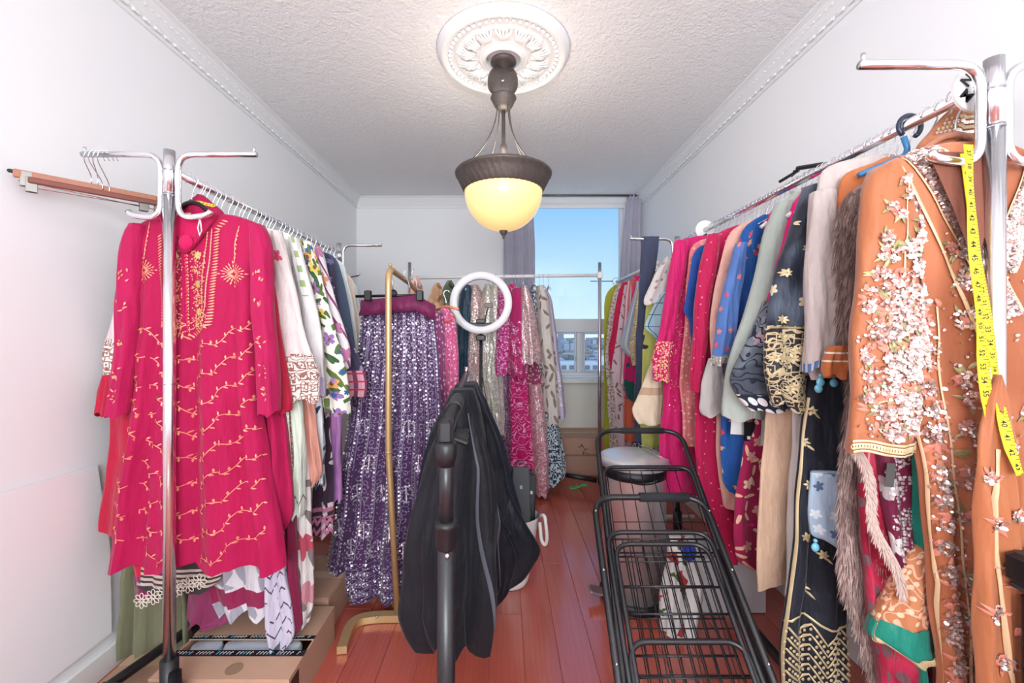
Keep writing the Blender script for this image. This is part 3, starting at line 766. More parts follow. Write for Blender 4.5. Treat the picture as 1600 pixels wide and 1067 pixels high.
# size discs on the right rail
def disc(x, Y, label, letters):
    o = empty('size_disc', (x, Y, RAILZ), label, 'size disc')
    MB().lathe([(.014, -.006), (.043, -.006), (.046, -.003), (.046, .003), (.043, .006), (.014, .006)], (x, Y, RAILZ), 40, Matrix.Rotation(PI/2, 3, 'X')).build('disc', white_plastic, o, smooth=False)
    for ch, ang in letters:
        cu = bpy.data.curves.new('t', 'FONT'); cu.body = ch; cu.size = .030; cu.align_x = 'CENTER'; cu.align_y = 'CENTER'; cu.extrude = .0004; cu.offset = .0006
        to = bpy.data.objects.new('t', cu); C.objects.link(to); bpy.context.view_layer.update()
        me = bpy.data.meshes.new_from_object(to.evaluated_get(bpy.context.evaluated_depsgraph_get())); bpy.data.objects.remove(to)
        me.name = 'letter'; me.materials.clear(); me.materials.append(black_plastic)
        lo = bpy.data.objects.new('letter', me); C.objects.link(lo); lo.parent = o
        a = math.radians(ang); lo.location = (.030*math.sin(a), -.0075, .030*math.cos(a)); lo.rotation_euler = (PI/2, math.radians(40 if ang == 238 else 130 if ang == 305 else 60), 0)
rackdisc1 = disc(RR_X, .857, 'round white size disc marked M on the right rail near the camera', [('M', 238), ('N', 305), ('M', 60)])
disc(RR_X, 2.01, 'small white size disc on the right rail above the pink garments', [('M', 180)])

# back rack
YK = 3.2
bk = empty('clothes_rack', (PX(937, YK), YK, 0), 'white metal clothes rack standing in front of the window wall', 'clothes rack')
xk0, xk1 = PX(640, YK), PX(937, YK); zk = PZ(430, YK)
MB().tube([(xk0, YK, zk-.02), (xk1, YK, zk)], .0125, 12).build('rail', white_plastic, bk, smooth=True)
for x in (xk0, xk1): MB().tube([(x, YK, .06), (x, YK, PZ(410, YK))], [.014, .013], 12).build('pole', chrome, bk, smooth=True)
MB().box((xk1, YK, zk), (.04, .04, .05), bev=.006).build('joint_block', white_plastic, bk)
MB().tube([(xk1-.07, YK, zk-.045), (xk1+.10, YK, zk-.045)], .004, 8).build('side_pin', chrome_dull, bk, smooth=True)
for x, dx in ((xk0, .0), (xk1, -.20)):
    MB().tube([(x-.02, YK+.02, .085), (x+dx*1.9, YK+.22 if dx else YK+.25, .09)], .018, 10).build('foot_bar', black_metal, bk, smooth=True)
    MB().tube([(x, YK, .085), (x, YK-.22, .05)], .015, 10).build('foot_bar', black_metal, bk, smooth=True)
# right back white rack
XW, WZ_ = .965, 1.648
wk = empty('clothes_rack', (XW, 2.72, 0), 'white clothes rack between the window and the right rack', 'clothes rack')
MB().tube([(XW, 2.66, WZ_), (XW, 3.62, WZ_)], .014, 14).build('rail', white_paint, wk, smooth=True)
for y in (2.68, 3.6): MB().tube([(XW, y, .05), (XW, y, WZ_)], .014, 12).build('pole', white_paint, wk, smooth=True); MB().tube([(XW-.24, y, .04), (XW+.24, y, .04)], .014, 10).build('foot_bar', white_paint, wk, smooth=True)
MB().tube(arc((XW, 3.64, WZ_+.006), .032, 0, 2*PI, 20)[:-1], .004, 8, closed=True).build('end_ring', white_plastic, wk, smooth=True)
# gold rack
gk = empty('garment_rack', (-.437, 1.74, 0), 'gold arched garment rack with curved channel feet holding the purple skirt', 'garment rack')
gx, gy = PX(607, 1.74), 1.74; gz = PZ(418, 1.74); gb = PX(621, 1.80)
path = rnd_path([(PX(621, 1.77), 1.77, .03), (PX(607, 1.755), 1.755, .72), (gx, gy, gz), (gx-.03, gy+.5, gz), (PX(652, 2.75), 2.75, gz)], .075, 8)
MB().tube(path, .0135, 12).build('arch_tube', gold_metal, gk, smooth=True)
MB().ball((gx-.0, gy+.03, gz+.016), .008, 8, 6).build('cap_screw', gold_metal, gk, smooth=True)
MB().tube([(PX(652, 2.75), 2.75, gz), (PX(652, 2.75)+.02, 2.8, .03)], .0135, 12).build('rear_tube', gold_metal, gk, smooth=True)
MB().tube([(PX(607, 1.755), 1.755, .705), (PX(607, 1.755), 1.755, .715)], .0148, 12).build('joint_ring', gold_metal, gk, smooth=True)
def channel(pts, w_, h_, name):
    rings = []; n_ = len(pts)
    for i, p in enumerate(pts):
        t = (Vector(pts[min(i+1, n_-1)])-Vector(pts[max(i-1, 0)])); t.z = 0; t.normalize(); s_ = Vector((-t.y, t.x, 0)); p = Vector(p)
        rings.append([p-s_*w_/2, p+s_*w_/2, p+s_*w_/2+Vector((0, 0, h_)), p-s_*w_/2+Vector((0, 0, h_))])
    return MB().quadstrip(rings, True, True, True).build(name, gold_metal, gk)
fp = rnd_path([(PX(645, 1.77), 1.77, .003), (PX(585, 1.77), 1.77, .003), (PX(546, 1.72), 1.74, .003), (PX(534, 1.58), 1.58, .003)], .12, 8)
ch = channel(fp, .036, .028, 'foot')
for px, Y in ((590, 1.757), (632, 1.757)): MB().ball((PX(px, Y), Y-.008, .030), .006, 8, 5).build('screw', chrome_dull, ch, smooth=True)
channel([(-.68, 2.78, .003), (-.3, 2.80, .003)], .036, .028, 'foot')
channel([(gb, 1.82, .004), (PX(598, 1.9), 1.98, .004)], .03, .024, 'foot_brace')
# black low rack
bx = empty('garment_rack', (-.117, .85, 0), 'low black metal garment rack in front, draped with black robes', 'garment rack')
RZ = 1.012; bxa = Vector((-.117, .85, RZ)); bxb = Vector((-.178, 1.98, RZ))
MB().tube([bxa, bxb], .013, 12).build('rail', black_metal, bx, smooth=True)
MB().tube([(-.117, .85, .05), (-.117, .85, .80)], .018, 14).build('pole', black_metal, bx, smooth=True)
MB().tube([(-.117, .85, .79), (-.117, .85, .985)], .0145, 14).build('upper_pole', black_metal, bx, smooth=True)
MB().lathe([(.019, -.03), (.0215, -.026), (.0215, .012), (.023, .014), (.023, .022), (.015, .026)], (-.117, .85, .80), 18).build('collar', black_plastic, bx, smooth=True)
MB().ball((-.112, .829, .765), .006, 8, 5).build('set_screw', chrome_dull, bx, smooth=True)
MB().box((-.117, .85, 1.005), (.030, .030, .048), bev=.006).build('corner_block', black_plastic, bx)
MB().lathe([(.016, -.05), (.021, -.03), (.022, -.008), (.017, .0)], (-.117, .85, .985), 16).build('corner_sleeve', black_plastic, bx, smooth=True)
MB().tube([bxb, (bxb.x, bxb.y, .05)], .016, 12).build('pole', chrome, bx, smooth=True)
MB().tube([bxb, bxb+Vector((0, 0, .035))], .010, 10).build('end_cap', chrome, bx, smooth=True)
for y, x in ((.85, -.117), (1.98, -.178)): MB().tube([(x-.2, y, .045), (x+.2, y, .045)], .016, 10).build('foot_bar', black_metal, bx, smooth=True)

# ------------------------------------------------------------------ black robes on the low rack
def robe(name, label, rows, mat, seed, fold=(7, .02), pipes=(), y=None):
    Y = rows[0][3]; o = empty(name, (PX((rows[0][1]+rows[0][2])/2, Y), Y, PZ(rows[0][0], Y)), label, 'robe')
    L = Loft([(PZ(py, Y_), PX(l, Y_), PX(r, Y_), Y_, hd) for py, l, r, Y_, hd in rows], M=50, fold=fold, wr=.006, seed=seed, mode='r', hem=.018)
    L.rows_mesh('drape', mat, o, N=72)
    for (pts) in pipes:
        E = Emb(L, .003); E.line([(PX(a, Y), PZ(b, Y)) for a, b in pts], .0045); E.build('piping', pipe_m, o, None)
    return o
pipe_m = simple('dark_piping', (74, 78, 88), .5)
rb_m = cloth('black_crepe', (20, 22, 29), rough=.6, sheen=.06, wr=.5); rb2 = cloth('black_satin', (16, 20, 29), rough=.5, sheen=.05, wr=.5); rb3 = cloth('navy_crepe', (25, 33, 46), rough=.65, sheen=.06, wr=.5)
robe('robe', 'black robe with thin grey piping, the rearmost and widest draped over the low rack', [(598, 715, 745, 1.72, .05), (625, 695, 762, 1.72, .08), (680, 672, 778, 1.72, .10), (760, 655, 798, 1.72, .10), (840, 648, 806, 1.72, .10), (900, 640, 800, 1.72, .10), (915, 650, 790, 1.72, .10)], rb3, 1, pipes=[[(745, 612), (772, 700), (786, 760)]])
robe('robe', 'black robe flaring out to a pointed corner on the right of the low rack', [(600, 712, 744, 1.50, .05), (630, 696, 758, 1.50, .07), (690, 678, 774, 1.50, .09), (760, 668, 790, 1.50, .09), (820, 660, 812, 1.50, .08), (862, 660, 836, 1.50, .07), (885, 672, 826, 1.50, .07), (915, 690, 812, 1.50, .07), (932, 700, 780, 1.50, .07)], rb2, 2, pipes=[[(742, 625), (764, 720), (776, 800), (780, 900)], [(736, 620), (752, 700), (765, 800)]])
robe('robe', 'black robe hanging lowest at the front of the low rack', [(608, 708, 738, 1.28, .05), (640, 694, 750, 1.28, .07), (700, 672, 764, 1.28, .08), (780, 655, 774, 1.28, .09), (860, 640, 778, 1.28, .10), (940, 638, 775, 1.28, .10), (975, 652, 772, 1.28, .09), (993, 662, 768, 1.28, .08)], rb_m, 3, fold=(6, .022), pipes=[[(735, 640), (748, 720), (752, 800), (757, 880), (760, 950)]])
m = None
for i in range(9):
    t = .20+.02*i; p = bxa.lerp(bxb, t)
    hanger_at(p.x+R.uniform(-.002, .002), p.y, RZ, 'black wire hook of a robe hanger crowded on the front end of the low rail', black_plastic, 'black hooks crowding the low rail', wd=.07, drop=.015, hookmat=black_metal)

# ------------------------------------------------------------------ ring light
RLY = 2.47; rc = P(751.5, 473, RLY)
rl = empty('ring_light', (rc.x, RLY, 0), 'white ring light on a thin black stand behind the black robes', 'ring light')
ringm = simple('ring_diffuser', (236, 236, 240), .4)
rr_ = .160; pts = arc(rc, rr_, 0, 2*PI, 64)[:-1]; rings = []
for i in range(65):
    a = 2*PI*i/64; d = Vector((math.cos(a), 0, math.sin(a)))
    rings.append([rc+d*(rr_+u*.022)+Vector((0, v*.014, 0)) for u, v in ((-1, .6), (-1, -.5), (-.8, -.9), (0, -1), (.8, -.9), (1, -.5), (1, .6), (0, 1))])
MB().quadstrip(rings).build('diffuser_ring', ringm, rl, smooth=True)
rings = []
for i in range(65):
    a = 2*PI*i/64; d = Vector((math.cos(a), 0, math.sin(a))); rings.append([rc+d*(rr_+u*.0225)+Vector((0, v, 0)) for u, v in ((-1, .010), (-1, .024), (1, .024), (1, .010))])
MB().quadstrip(rings).build('housing', white_plastic, rl, smooth=True)
MB().box((rc.x, RLY+.01, rc.z-.128), (.14, .025, .022), bev=.004).build('crossbar', black_plastic, rl)
MB().box((rc.x, RLY-.01, rc.z-.108), (.055, .03, .028), bev=.005).build('phone_clamp', black_plastic, rl)
MB().tube([(rc.x, RLY, rc.z-.18), (rc.x, RLY, .35)], .0095, 12).build('stand_tube', black_metal, rl, smooth=True)
MB().tube([(rc.x, RLY, .36), (rc.x, RLY, .10)], .013, 12).build('lower_tube', black_metal, rl, smooth=True)
MB().box((rc.x, RLY, rc.z-.205), (.055, .04, .035), bev=.006).build('tilt_joint', black_plastic, rl)
for z in (.62, .36): MB().lathe([(.010, -.02), (.018, -.014), (.018, .014), (.010, .02)], (rc.x, RLY, z), 14).build('lock_collar', black_plastic, rl, smooth=True)
MB().tube(rnd_path([(rc.x+.02, RLY+.01, rc.z-.13), (rc.x+.03, RLY+.02, rc.z-.06), (rc.x+.042, RLY+.01, rc.z-.03)], .03), .004, 8).build('gooseneck', black_plastic, rl, smooth=True)
MB().box((rc.x+.045, RLY, rc.z-.015), (.05, .02, .03), bev=.004).build('phone_holder', simple('taupe_plastic', (120, 108, 102), .5), rl)
for k in range(3):
    a = math.radians(90+120*k); MB().tube([(rc.x, RLY, .30), (rc.x+.28*math.cos(a), RLY+.28*math.sin(a), .012)], .008, 8).build('leg', black_metal, rl, smooth=True)
MB().tube(rnd_path([(rc.x+.01, RLY-.02, .95), (rc.x+.035, RLY-.03, .80), (rc.x+.07, RLY-.02, .72), (rc.x+.06, RLY, .66), (rc.x+.01, RLY-.02, .68)], .05), .0028, 6).build('cable', black_plastic, rl, smooth=True)
# ------------------------------------------------------------------ things on the floor
# waste bin
bxx, byy = PX(991, 1.92), 1.93
bn = empty('pedal_bin', (bxx, byy, 0), 'round stainless steel pedal bin with a domed lid behind the folded carts', 'bin')
steel = NT('brushed_steel'); tcn = steel.node('ShaderNodeTexCoord'); steel.b.inputs['Metallic'].default_value = .8; steel.b.inputs['Base Color'].default_value = (.86, .86, .87, 1); steel.b.inputs['Roughness'].default_value = .34
steel.put(steel.b.inputs['Normal'], steel.bump(steel.noise(steel.vm('MULTIPLY', tcn.outputs['Object'], (1, 1, 90)), 8, 2), .04, .001)); steel = steel.m
MB().lathe([(.128, .0), (.150, .004), (.152, .03), (.146, .042)], (bxx, byy, 0), 48).build('base', black_plastic, bn, smooth=True)
MB().lathe([(.140, .04), (.140, .60), (.143, .605)], (bxx, byy, 0), 56).build('shell', steel, bn, smooth=True)
MB().lathe([(.135, .56), (.142, .565), (.143, .606), (.135, .607)], (bxx, byy, 0), 56).build('dark_band', black_plastic, bn, smooth=True)
MB().lathe([(.143, .607), (.151, .610), (.152, .632), (.148, .645), (.12, .655), (.07, .662), (.001, .665)], (bxx, byy, 0), 56).build('lid', simple('lid_steel', (222, 224, 228), .35, .5), bn, smooth=True)
MB().tube(arc((bxx, byy-.145, .585), .055, PI, 2*PI, 12, (1, 0, 0), (0, -.1, .35)), .007, 8).build('handle', black_plastic, bn, smooth=True)
pm = MB(); pm.box((bxx-.165, byy-.03, .045), (.09, .065, .012), Matrix.Rotation(math.radians(12), 3, 'Y'), bev=.005); pm.build('pedal', chrome_dull, bn)
MB().tube(rnd_path([(bxx+.09, byy-.11, .668), (bxx+.05, byy-.03, .672), (bxx+.03, byy+.06, .674), (bxx+.07, byy+.08, .674), (bxx+.12, byy-.02, .66), (bxx+.155, byy-.08, .60)], .05), .0022, 6).build('wire_loop', chrome_dull, bn, smooth=True)

# folded carts
ct = empty('folding_cart', (.45, .55, .05), 'folded black wire shopping cart, nearer one with a foam grip handle', 'cart')
ct2 = empty('folding_cart', (.46, 1.0, .05), 'folded black wire shopping cart behind, its taller arched handle over the bin lid', 'cart')
foam = simple('foam_grip', (34, 35, 40), .85, bump=(160, .3, .002))
def plane(Y0, Z0, xl, xr, t, u, up=0.0):
    """u in 0..1 across; t metres toward the camera along Y"""
    l = xl[0]+xl[1]*t; r = xr[0]+xr[1]*t
    return Vector((l+(r-l)*u, Y0-t, Z0-.66*t+up))
def ubar(Y0, Z0, xl, xr, ta, tb, rad, rr, ia=0., n=10):
    f = lambda t, u: plane(Y0, Z0, xl, xr, t, u)
    return rnd_path([f(tb, ia), f(ta, ia), f(ta, 1-ia), f(tb, 1-ia)], rad, n)
A = (1.36, .675, (.287, -.07), (.640, -.07)); B = (1.75, .80, (.380, -.12), (.728, -.105))
MB().tube(ubar(*A, 0, .92, .07, .0095), .0095, 12).build('frame_tube', black_metal, ct, smooth=True)
MB().tube([plane(*A, 0, .42)+Vector((0, 0, 0)), plane(*A, 0, .86)], .0145, 12).build('grip', foam, ct, smooth=True)
for ta, ia in ((.10, .07), (.13, .12), (.335, .10)):
    MB().tube(ubar(*A, ta, .95, .05, .007, ia), .0068, 10).build('inner_frame', black_metal, ct, smooth=True)
MB().tube(ubar(*B, 0, 1.15, .08, .0095), .0095, 12).build('frame_tube', black_metal, ct2, smooth=True)
MB().tube([plane(*B, 0, .30), plane(*B, 0, .80)], .0125, 12).build('grip', foam, ct2, smooth=True)
for ta, ia in ((.155, .03),):
    MB().tube(ubar(*B, ta, 1.15, .05, .007, ia), .0075, 10).build('inner_frame', black_metal, ct2, smooth=True)
def grid(par, pl_, t0, t1, u0, u1, nu, nv, off, hooks=()):
    lo = plane; proto = None
    for i in range(nu+1):
        u = u0+(u1-u0)*i/nu; MB().tube([lo(*pl_, t0, u, off), lo(*pl_, t1, u, off)], .0017, 5).build('grid_wire', black_metal, par, smooth=True)
    for i in range(nv+1):
        t = t0+(t1-t0)*i/nv; MB().tube([lo(*pl_, t, u0, off+.003), lo(*pl_, t, u1, off+.003)], .0017 if i % 3 else .0030, 5).build('grid_wire', black_metal, par, smooth=True)
grid(ct, A, .11, .78, .12, .90, 10, 12, -.012)
grid(ct, A, .13, .74, .15, .86, 9, 9, -.040)
grid(ct2, B, .16, .95, .07, .93, 7, 9, -.010)
for u in (.015, .985):
    MB().tube([plane(*A, .12, u, -.03), plane(*A, .9, u, -.03)], .006, 8).build('side_rail', black_metal, ct, smooth=True)
    MB().tube([plane(*B, .30, u, -.025), plane(*B, 1.0, u, -.025)], .006, 8).build('side_rail', black_metal, ct2, smooth=True)
m = MB()
for t in (.05, .2, .38, .55):
    for u in (0, 1): m.ball(plane(*A, t, u, .010), .004, 6, 4)
m.build('rivet', chrome_dull, ct, smooth=True)
for sx_ in (.23, .60): 
    MB().lathe([(.02, -.012), (.07, -.012), (.078, -.006), (.078, .006), (.07, .012), (.02, .012)], (sx_, .46, .08), 28, Matrix.Rotation(PI/2, 3, 'Y')).build('wheel', black_plastic, ct, smooth=True)
    MB().lathe([(.02, -.012), (.07, -.012), (.078, -.006), (.078, .006), (.07, .012), (.02, .012)], (sx_+.05, .64, .08), 28, Matrix.Rotation(PI/2, 3, 'Y')).build('wheel', black_plastic, ct2, smooth=True)

# bag and box behind the carts
wb = empty('storage_box', (.98, 2.15, .12), 'plain white carton on the floor under the right rack', 'box')
wbm = simple('white_carton', (214, 212, 214), .8)
x0, x1 = PX(1075, 1.80), PX(1200, 1.80)
MB().box(((x0+x1)/2, 1.93, .115), (x1-x0, .24, .225), bev=.004).build('body', wbm, wb)
MB().box(((x0+x1)/2, 1.93, .232), (x1-x0+.008, .248, .012), bev=.003).build('lid', wbm, wb)
sb_m = cloth('white_carrier', (226, 226, 224), [('patches', (70, 110, 60), {'scale': 14, 'dens': .33}), ('patches', (176, 60, 60), {'scale': 11, 'dens': .36})], rough=.35, wr=.6)
sb = empty('carrier_bag', P(1070, 940, 1.70), 'crumpled white plastic bag with green and red print beside the bin', 'bag')
L = Loft([(PZ(838, 1.7), PX(1045, 1.7), PX(1082, 1.7), 1.7, .03), (PZ(860, 1.7), PX(1042, 1.7), PX(1092, 1.7), 1.7, .05), (PZ(900, 1.7), PX(1040, 1.7), PX(1094, 1.7), 1.7, .055), (PZ(955, 1.7), PX(1038, 1.7), PX(1090, 1.7), 1.7, .055), (.004, PX(1036, 1.7), PX(1088, 1.7), 1.7, .05)], mode='r', fold=(5, .012), wr=.006, seed=9)
L.rows_mesh('sack', sb_m, sb, N=40)
bl = tag(MB().ball(P(1077, 862, 1.60), .03, 12, 8, (.9, .7, 1.2)).build('knotted_cloth', cloth('blue_cloth', (40, 70, 170)), None, P(1077, 862, 1.60), smooth=True), 'small bundle of blue cloth lying on the white plastic bag', 'cloth')

# white tote with dark handbags
YT = 2.05
tt = empty('storage_basket', (PX(800, YT), YT, 0), 'white plastic basket with ribbon handle holding black handbags', 'basket')
xa, xb = PX(762, YT), PX(832, YT)
L = Loft([(PZ(803, YT), xa-.01, xb+.03, YT, .11), (PZ(860, YT), xa, xb+.005, YT, .10), (.02, xa+.02, xb-.02, YT, .09), (.003, xa+.03, xb-.03, YT, .08)], mode='r', fold=(4, .001), wr=0, seed=2)
L.rows_mesh('shell', white_plastic, tt, N=40, cap=False)
MB().tube(rnd_path([(xb+.025, YT-.04, PZ(803, YT)+.005), (xb+.05, YT-.10, PZ(790, YT)), (xb+.062, YT-.10, PZ(825, YT)), (xb+.055, YT-.09, PZ(838, YT)), (xb+.035, YT-.09, PZ(832, YT)), (xb+.03, YT-.07, PZ(806, YT))], .03), .008, 8).build('ribbon_handle', white_paint, tt, smooth=True)
lea = simple('black_leather', (46, 50, 54), .45, bump=(80, .2, .002)); lea2 = simple('charcoal_leather', (72, 76, 80), .5, bump=(80, .2, .002))
def handbag(label, px0, px1, py0, py1, Y, d, mat, skew=0):
    o = empty('handbag', P((px0+px1)/2, py1, Y), label, 'handbag')
    rows = [(PZ(py0, Y), PX(px0+3, Y), PX(px1-3, Y), Y, d*.35), (PZ(py0+8, Y), PX(px0, Y), PX(px1, Y), Y, d*.8), (PZ((py0+py1)/2, Y), PX(px0, Y)+skew*.5, PX(px1, Y)+skew*.5, Y, d), (PZ(py1, Y), PX(px0, Y)+skew, PX(px1, Y)+skew, Y, d)]
    z0, z1, xa_, xb_ = PZ(py1, Y), PZ(py0, Y), PX(px0, Y), PX(px1, Y); rings = []
    for t, k_ in ((0, 1.0), (.05, 1.03), (.5, 1.0), (.92, .95), (1, .9)):
        z = z0+(z1-z0)*t; c_ = (xa_+xb_)/2+skew*(1-t); hw = (xb_-xa_)/2*k_; dd = d*(1-.55*t); b_ = min(hw, dd)*.3
        rings.append([(c_-hw+b_, Y-dd, z), (c_+hw-b_, Y-dd, z), (c_+hw, Y-dd+b_, z), (c_+hw, Y+dd-b_, z), (c_+hw-b_, Y+dd, z), (c_-hw+b_, Y+dd, z), (c_-hw, Y+dd-b_, z), (c_-hw, Y-dd+b_, z)])
    MB().quadstrip(rings, True, True, True).build('body', mat, o)
    MB().box(((xa_+xb_)/2, Y-d*.52, z1-(z1-z0)*.2), ((xb_-xa_)*.86, .004, (z1-z0)*.36), bev=.0015).build('flap', mat, o)
    MB().box(((xa_+xb_)/2, Y-d*.52-.004, z1-(z1-z0)*.36), (.012, .004, .016), bev=.001).build('clasp', chrome_dull, o)
    c = (PX((px0+px1)/2, Y), Y, PZ(py0, Y)); MB().tube(arc(c, (PX(px1, Y)-c[0])*.55, 0, PI, 12, (1, 0, 0), (0, .3, .9)), 0.0035, 8).build('handle', mat, o, smooth=True)
    return o
handbag('black leather handbag standing on the left inside the white basket', 783, 806, 733, 815, 2.05, .05, lea)
handbag('charcoal flat handbag upright in the middle of the white basket', 800, 828, 730, 812, 1.97, .02, lea2, .0)
handbag('narrow black handbag leaning at the right rim of the white basket', 822, 838, 742, 812, 2.10, .03, lea, -.01)

# cartons behind the back rack
def carton(label, x0, x1, y0, y1, z0, z1, mat, mark=False, tapec=None):
    o = empty('cardboard_box', ((x0+x1)/2, (y0+y1)/2, z0), label, 'box')
    MB().box(((x0+x1)/2, (y0+y1)/2, (z0+z1)/2-.002), (x1-x0, y1-y0, z1-z0-.004), bev=.003).build('body', mat, o)
    xm_ = (x0+x1)/2
    for a, b in ((y0, (y0+y1)/2-.002), ((y0+y1)/2+.002, y1)): MB().box((xm_, (a+b)/2, z1), (x1-x0-.002, b-a, .004)).build('flap', mat, o)
    MB().box((xm_, (y0+y1)/2, z1+.003), (x1-x0, .05, .001)).build('tape', tapec or simple('clear_tape', (200, 170, 140), .3), o)
    return o
xa, xb = PX(868, 3.6), PX(948, 3.6)
c1 = carton('large closed cardboard box under the window, lower of the stacked two', xa, xb+.35, 3.58, 3.96, .0, PZ(712, 3.58), cardboard2)
c2 = carton('flat cardboard box with a black scribble under the window, upper of the two', xa, xb+.33, 3.58, 3.96, PZ(712, 3.58)+.006, PZ(684, 3.58), cardboard2)
m = MB()
for s_ in ([(903, 699), (911, 696)], [(908, 694), (914, 702), (919, 701)], [(916, 702), (911, 706), (921, 710)], [(911, 706), (912, 711)]):
    m.tube([P(a, b, 3.576) for a, b in s_], .0024, 5)
m.build('scribble', black_plastic, c2)
gs = tag(MB().quadstrip([[P(a, b, 3.27), P(a, b, 3.27)+Vector((0, .035, .0)), P(a, b, 3.27)+Vector((0, .035, .006)), P(a, b, 3.27)+Vector((0, 0, .006))] for a, b in ((891, 757), (898, 757), (905, 755), (911, 752.5), (918, 752))], True, True, True).build('strap', simple('green_strap', (110, 214, 130), .6), None, P(905, 757, 3.27)), 'short bright green strap lying on the red floor near the window', 'strap')
gs.location.z = .002+.0

# parcels at lower left
bxm = cardboard
o = empty('cardboard_box', (-.88, 1.45, 0), 'open cardboard box with black printed tape under the pink tunic', 'box')
X0, X1, Y0, Y1, Z1 = -1.10, -.665, 1.305, 1.655, .13
MB().box(((X0+X1)/2, Y0+.003, Z1/2), (X1-X0, .006, Z1)).build('side', bxm, o); MB().box(((X0+X1)/2, Y1-.003, Z1/2), (X1-X0, .006, Z1)).build('side', bxm, o)
MB().box((X0+.003, (Y0+Y1)/2, Z1/2), (.006, Y1-Y0-.012, Z1)).build('side', bxm, o); MB().box((X1-.003, (Y0+Y1)/2, Z1/2), (.006, Y1-Y0-.012, Z1)).build('side', bxm, o)
MB().box(((X0+X1)/2, (Y0+Y1)/2, .004), (X1-X0-.012, Y1-Y0-.012, .006)).build('base', bxm, o)
ya, yb_ = P(300, 1022, 0).y, 0
Ya, Yb = 1.418, 1.475
m = MB().box(((X0+X1)/2+.0, (Y0+Ya)/2, Z1+.003), (X1-X0, Ya-Y0, .004), Matrix.Rotation(math.radians(1.5), 3, 'X')); f1 = m.build('flap', bxm, o)
f2 = MB().box(((X0+X1)/2, (Yb+Y1)/2, Z1+.003), (X1-X0, Y1-Yb, .004)).build('flap', bxm, o)
tape_m = simple('black_tape', (24, 26, 32), .3)
t1 = MB().box(((X0+X1)/2, Ya-.010, Z1+.0068), (X1-X0+.002, .026, .0012)).build('tape', tape_m, f1)
t2 = MB().box(((X0+X1)/2, Yb+.008, Z1+.0062), (X1-X0+.002, .016, .0012)).build('tape', tape_m, f2)
m = MB(); mb2 = MB()
k_ = 0; xx = X0+.01
while xx < X1-.02:
    for (yy, w_) in ((Ya-.010, .010), (Yb+.008, .006)):
        (mb2 if k_ % 7 == 3 else m).tube([(xx, yy-w_*.7, Z1+.0082), (xx+.004, yy+w_*.6, Z1+.0082), (xx+.008, yy+w_*.2, Z1+.0082)], .0009 if k_ % 7 != 3 else .0016, 4)
    xx += .011+(.012 if k_ % 5 == 4 else 0); k_ += 1
q = m.build('tape_print', white_paint, o); q['kind'] = 'stuff'; q = mb2.build('tape_print', simple('cyan_print', (60, 160, 190), .4), o); q['kind'] = 'stuff'
MB().lathe([(.001, 0), (.026, 0), (.026, .0006), (.022, .0006), (.022, 0), (.018, .0004), (.001, .0004)], (-.86, 1.345, Z1+.0052), 28).build('stamp_mark', simple('stamp_ink', (150, 120, 96), .7), o)
ml = simple('pale_mailer', (196, 206, 218), .4, bump=(40, .5, .004))
for i, (x, y, a, w_) in enumerate(((-.84, 1.47, .1, .25), (-1.03, 1.46, -.35, .09))):
    L = Loft([(Z1-.006, x-w_*.5, x+w_*.5, y, .045), (Z1-.02, x-w_*.54, x+w_*.54, y, .06), (Z1-.05, x-w_*.52, x+w_*.52, y, .07), (.03, x-w_*.5, x+w_*.5, y, .07)], mode='r', fold=(5, .004), wr=.003, seed=i, M=14)
    oo = empty('mailer', (x, y, .03), ('large pale blue padded mailer lying in the open cardboard box', 'small crumpled white mailer in the left corner of the open cardboard box')[i], 'mailer'); L.rows_mesh('pouch', ml, oo, N=32)
MB().box((X1+.0008, 1.34, .06), (.0016, .05, .118)).build('tape', tape_m, o)
carton('small cardboard box in the corner behind the left rack pole', -1.33, -1.15, 1.36, 1.60, 0, .055, cardboard)
carton('long low cardboard box behind the open one under the left rack', -1.04, -.70, 1.68, 2.0, 0, .15, cardboard)
# white board leaning on the left wall
wbd = MB(); 
a = [Vector((-1.394, 1.50, .14)), Vector((-1.395, 1.495, .45)), Vector((-1.396, 1.45, .75)), Vector((-1.396, .3, .78)), Vector((-1.394, .3, .12))]
ring0 = a; ring1 = [v+Vector((-.004, 0, .0)) for v in a]
wbd.quadstrip([ring0, ring1], True, True, True)
ol = tag(wbd.build('leaning_board', wall_m, None, a[0]), 'big plain white board leaning against the left wall by the rack foot', 'board')
# black lidded container at the right edge
lb = empty('storage_bin', (1.0, .68, 0), 'black lidded plastic bin at the right edge before the orange gown', 'storage bin')
LBX = .905; zt = .818
MB().box((LBX+.20, .704, (zt-.075)/2), (.375, .11, zt-.075), bev=.012).build('body', black_plastic, lb)
MB().box((LBX+.20, .704, zt-.035), (.40, .132, .055), bev=.008).build('lid', black_plastic, lb)
MB().box((LBX+.20, .704, zt-.068), (.388, .120, .010), bev=.003).build('rim', simple('rim_black', (50, 50, 54), .3), lb)
